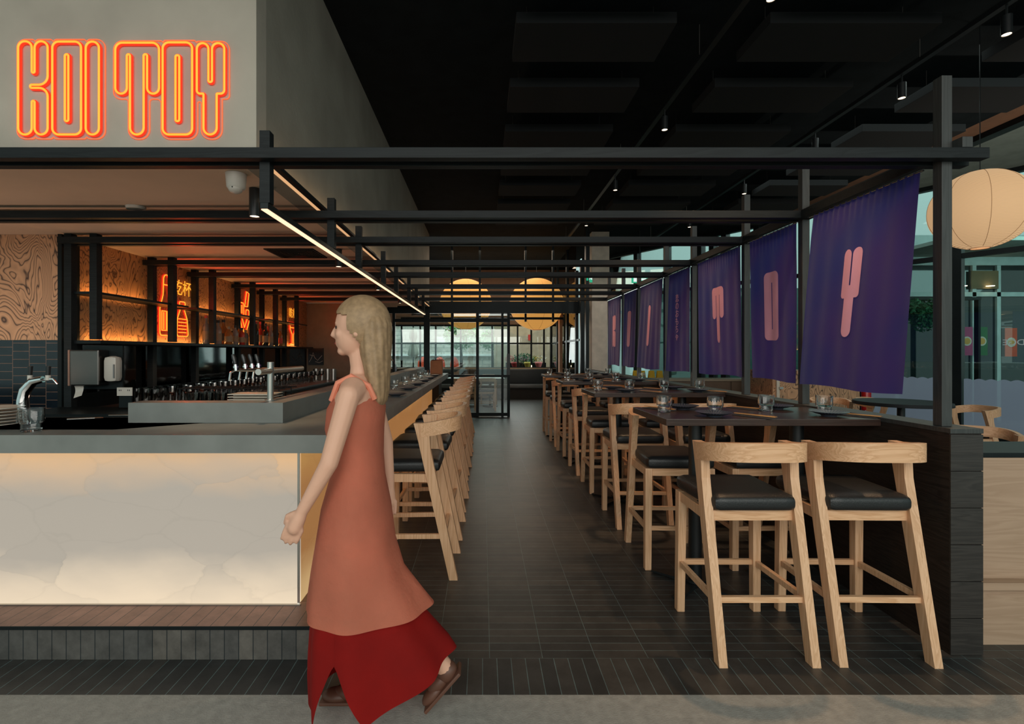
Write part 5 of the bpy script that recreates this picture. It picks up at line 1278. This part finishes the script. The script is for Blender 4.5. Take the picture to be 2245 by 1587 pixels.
def skirt(u, v):
    f = v*(len(S3)-1); i = min(int(f), len(S3)-2); f -= i
    cx, cy, z, rx, ry = [S3[i][j]*(1-f)+S3[i+1][j]*f for j in range(5)]
    hw = 0.50*max(0, (0.26-z)/0.21)**0.75 if z < 0.26 else 0.0
    th = -PI/2-0.25+hw+0.0005+(2*PI-2*hw-0.001)*u
    back = max(0, math.cos(th))**1.5
    z = z+back*0.17*v**1.5
    k = 1+0.045*max(0, min(1, (0.70-z)/0.5))*math.sin(th*8+1.0)
    if math.cos(th) > 0: rx *= 1+0.92*max(0, min(1.15, (0.45-z)/0.24))*math.cos(th)
    return Vector((cx+rx*k*math.cos(th), ry*k*math.sin(th), z))
a.grid(skirt, 120, 26)
bmesh.ops.solidify(a.bm, geom=a.bm.faces[:], thickness=0.003)
a.build('skirt', 'redf', wm, True)
# shoes
def shoe(pos, ang):
    a = MB(); a.box(-0.125, 0.055, -0.035, 0.035, 0, 0.012, 0.004); a.sphere((-0.07, 0, 0.02), 0.036, 1.5, 0.95, 0.62, 16, 10); a.sphere((0.015, 0, 0.034), 0.036, 1.1, 0.9, 1.0, 16, 10); a.sphere((-0.03, 0, 0.03), 0.034, 1.5, 0.9, 0.8, 16, 10)
    R_ = Matrix.Rotation(ang, 3, 'Y')
    for v in a.bm.verts: v.co = R_ @ v.co+Vector(pos)
    a.build('shoe', plain('brown_leather_shoe', srgb(96, 62, 48), 0.5), wm, True)
shoe((-0.020, 0.055, 0.001), 0.0); shoe((0.325, -0.015, 0.115), -0.85)

# ------------------------------------------------------------------ light
w = bpy.data.worlds.new('sky'); sc.world = w; w.use_nodes = True; nt = w.node_tree; bg = nt.nodes['Background']
tc = N(nt, 'ShaderNodeTexCoord'); sp = N(nt, 'ShaderNodeSeparateXYZ'); L(nt, tc.outputs['Generated'], sp.inputs[0])
rp = N(nt, 'ShaderNodeValToRGB'); rp.color_ramp.elements[0].color = (0.25, 0.33, 0.32, 1); rp.color_ramp.elements[1].color = (0.60, 0.86, 0.82, 1); rp.color_ramp.elements[0].position = 0.35; rp.color_ramp.elements[1].position = 0.7
mr = N(nt, 'ShaderNodeMapRange'); mr.inputs['From Min'].default_value = -1; L(nt, sp.outputs['Z'], mr.inputs['Value']); L(nt, mr.outputs[0], rp.inputs[0]); L(nt, rp.outputs[0], bg.inputs['Color'])
bg.inputs['Strength'].default_value = 0.95
def area(name, loc, aim, size, sy, power, col):
    li = bpy.data.lights.new(name, 'AREA'); li.shape = 'RECTANGLE'; li.size = size*U; li.size_y = sy*U; li.energy = power; li.color = col
    o = bpy.data.objects.new(name, li); COL.objects.link(o); o.location = Vector(loc)*U
    o.rotation_euler = (Vector(aim)-Vector(loc)).to_track_quat('-Z', 'Y').to_euler(); return o
area('daylight_front', (0.5, -4.5, 3.2), (0, 3, 1.0), 9, 3, 380, (1.0, 0.93, 0.86))
area('rear_room_light', (0.0, 11.6, 3.4), (0, 11.6, 0), 3, 2.5, 80, (1.0, 0.8, 0.6))
area('shop_light', (9.6, 7.6, 2.9), (9.6, 9.2, 1.2), 3, 1, 25, (0.6, 1.0, 0.95))
area('outer_seating_light', (4.5, 5.0, 3.4), (4.5, 5.0, 0), 2.5, 3, 30, (0.85, 1.0, 0.95))
area('outdoor_fill', (0.0, 16.6, 6.0), (-0.5, 19.4, 1.5), 9, 2, 900, (0.95, 1.0, 1.0))  # unseen fill added to brighten the outdoor view at the rear
area('outdoor_fill_right', (8.5, 10.6, 5.0), (7.5, 13.6, 1.0), 6, 2, 300, (0.9, 1.0, 0.97))  # unseen fill added to brighten the facade across the street
area('window_daylight', (-0.2, 13.8, 1.45), (-0.2, 9.0, 0.0), 3.2, 1.0, 30, (0.9, 1.0, 0.97))
def sp_(name, loc, aim, power, ang, col, rad=0.05):
    li = bpy.data.lights.new(name, 'SPOT'); li.energy = power; li.spot_size = math.radians(ang); li.spot_blend = 0.8; li.color = col; li.shadow_soft_size = rad
    o = bpy.data.objects.new(name, li); COL.objects.link(o); o.location = Vector(loc)*U; o.rotation_euler = (Vector(aim)-Vector(loc)).to_track_quat('-Z', 'Y').to_euler()
for d in (2.9, 4.3, 5.8, 7.3): sp_('bar_fill_spot', (-1.95, d, 0.83), (-2.0, d+0.1, 2.1), 9, 150, (1.0, 0.60, 0.42))  # unseen spots added to warm and brighten the soffit
sp_('bar_fill_spot', (-3.6, 2.9, 0.93), (-3.6, 3.2, 2.1), 17, 150, (1.0, 0.64, 0.46))  # unseen spot added to brighten the left plywood panel
sp_('column_fill', (2.6, 7.6, 3.3), (2.2, 9.5, 1.3), 90, 60, (1.0, 0.93, 0.85), 0.1)  # unseen spot added to brighten the beige column
for d in (4.6, 5.5, 6.4, 7.3): sp_('glassware_fill', (-2.93, d, 1.305), (-2.75, d+0.1, 0.8), 7, 140, (1.0, 0.62, 0.38), 0.02)  # unseen spots added to bring out the back-counter glasses
sp_('outer_ceiling_fill', (5.0, 3.9, 0.9), (5.6, 4.6, 3.5), 130, 130, (1.0, 0.86, 0.72), 0.1)  # unseen spot added to brighten the tan and grey ceiling
for d, p in ((5.10, 14), (6.62, 14), (8.33, 10)): sp_('neon_glow', (-3.05, d, 1.75), (-1.5, d-0.2, 1.9), p, 170, (1.0, 0.06, 0.02), 0.08)

# ------------------------------------------------------------------ camera
cam = bpy.data.cameras.new('camera'); co = bpy.data.objects.new('camera', cam); COL.objects.link(co)
co.location = (0, 0, 1.25*U); co.rotation_euler = (PI/2, 0, 0)
cam.sensor_width = 36; cam.sensor_fit = 'HORIZONTAL'; cam.lens = 36*F/2245
cam.shift_x = (1122.5-1058)/2245; cam.shift_y = (773-793.5)/2245
cam.clip_start = 0.05; cam.clip_end = 200
sc.camera = co
sc.view_settings.view_transform = 'Standard'; sc.view_settings.look = 'None'; sc.view_settings.exposure = 0; sc.view_settings.gamma = 1
sc.cycles.use_denoising = True; sc.cycles.adaptive_threshold = 0.025; sc.cycles.max_bounces = 7; sc.cycles.transparent_max_bounces = 24; sc.cycles.transmission_bounces = 8
sc.cycles.sample_clamp_indirect = 4.0; sc.cycles.caustics_reflective = False; sc.cycles.caustics_refractive = False
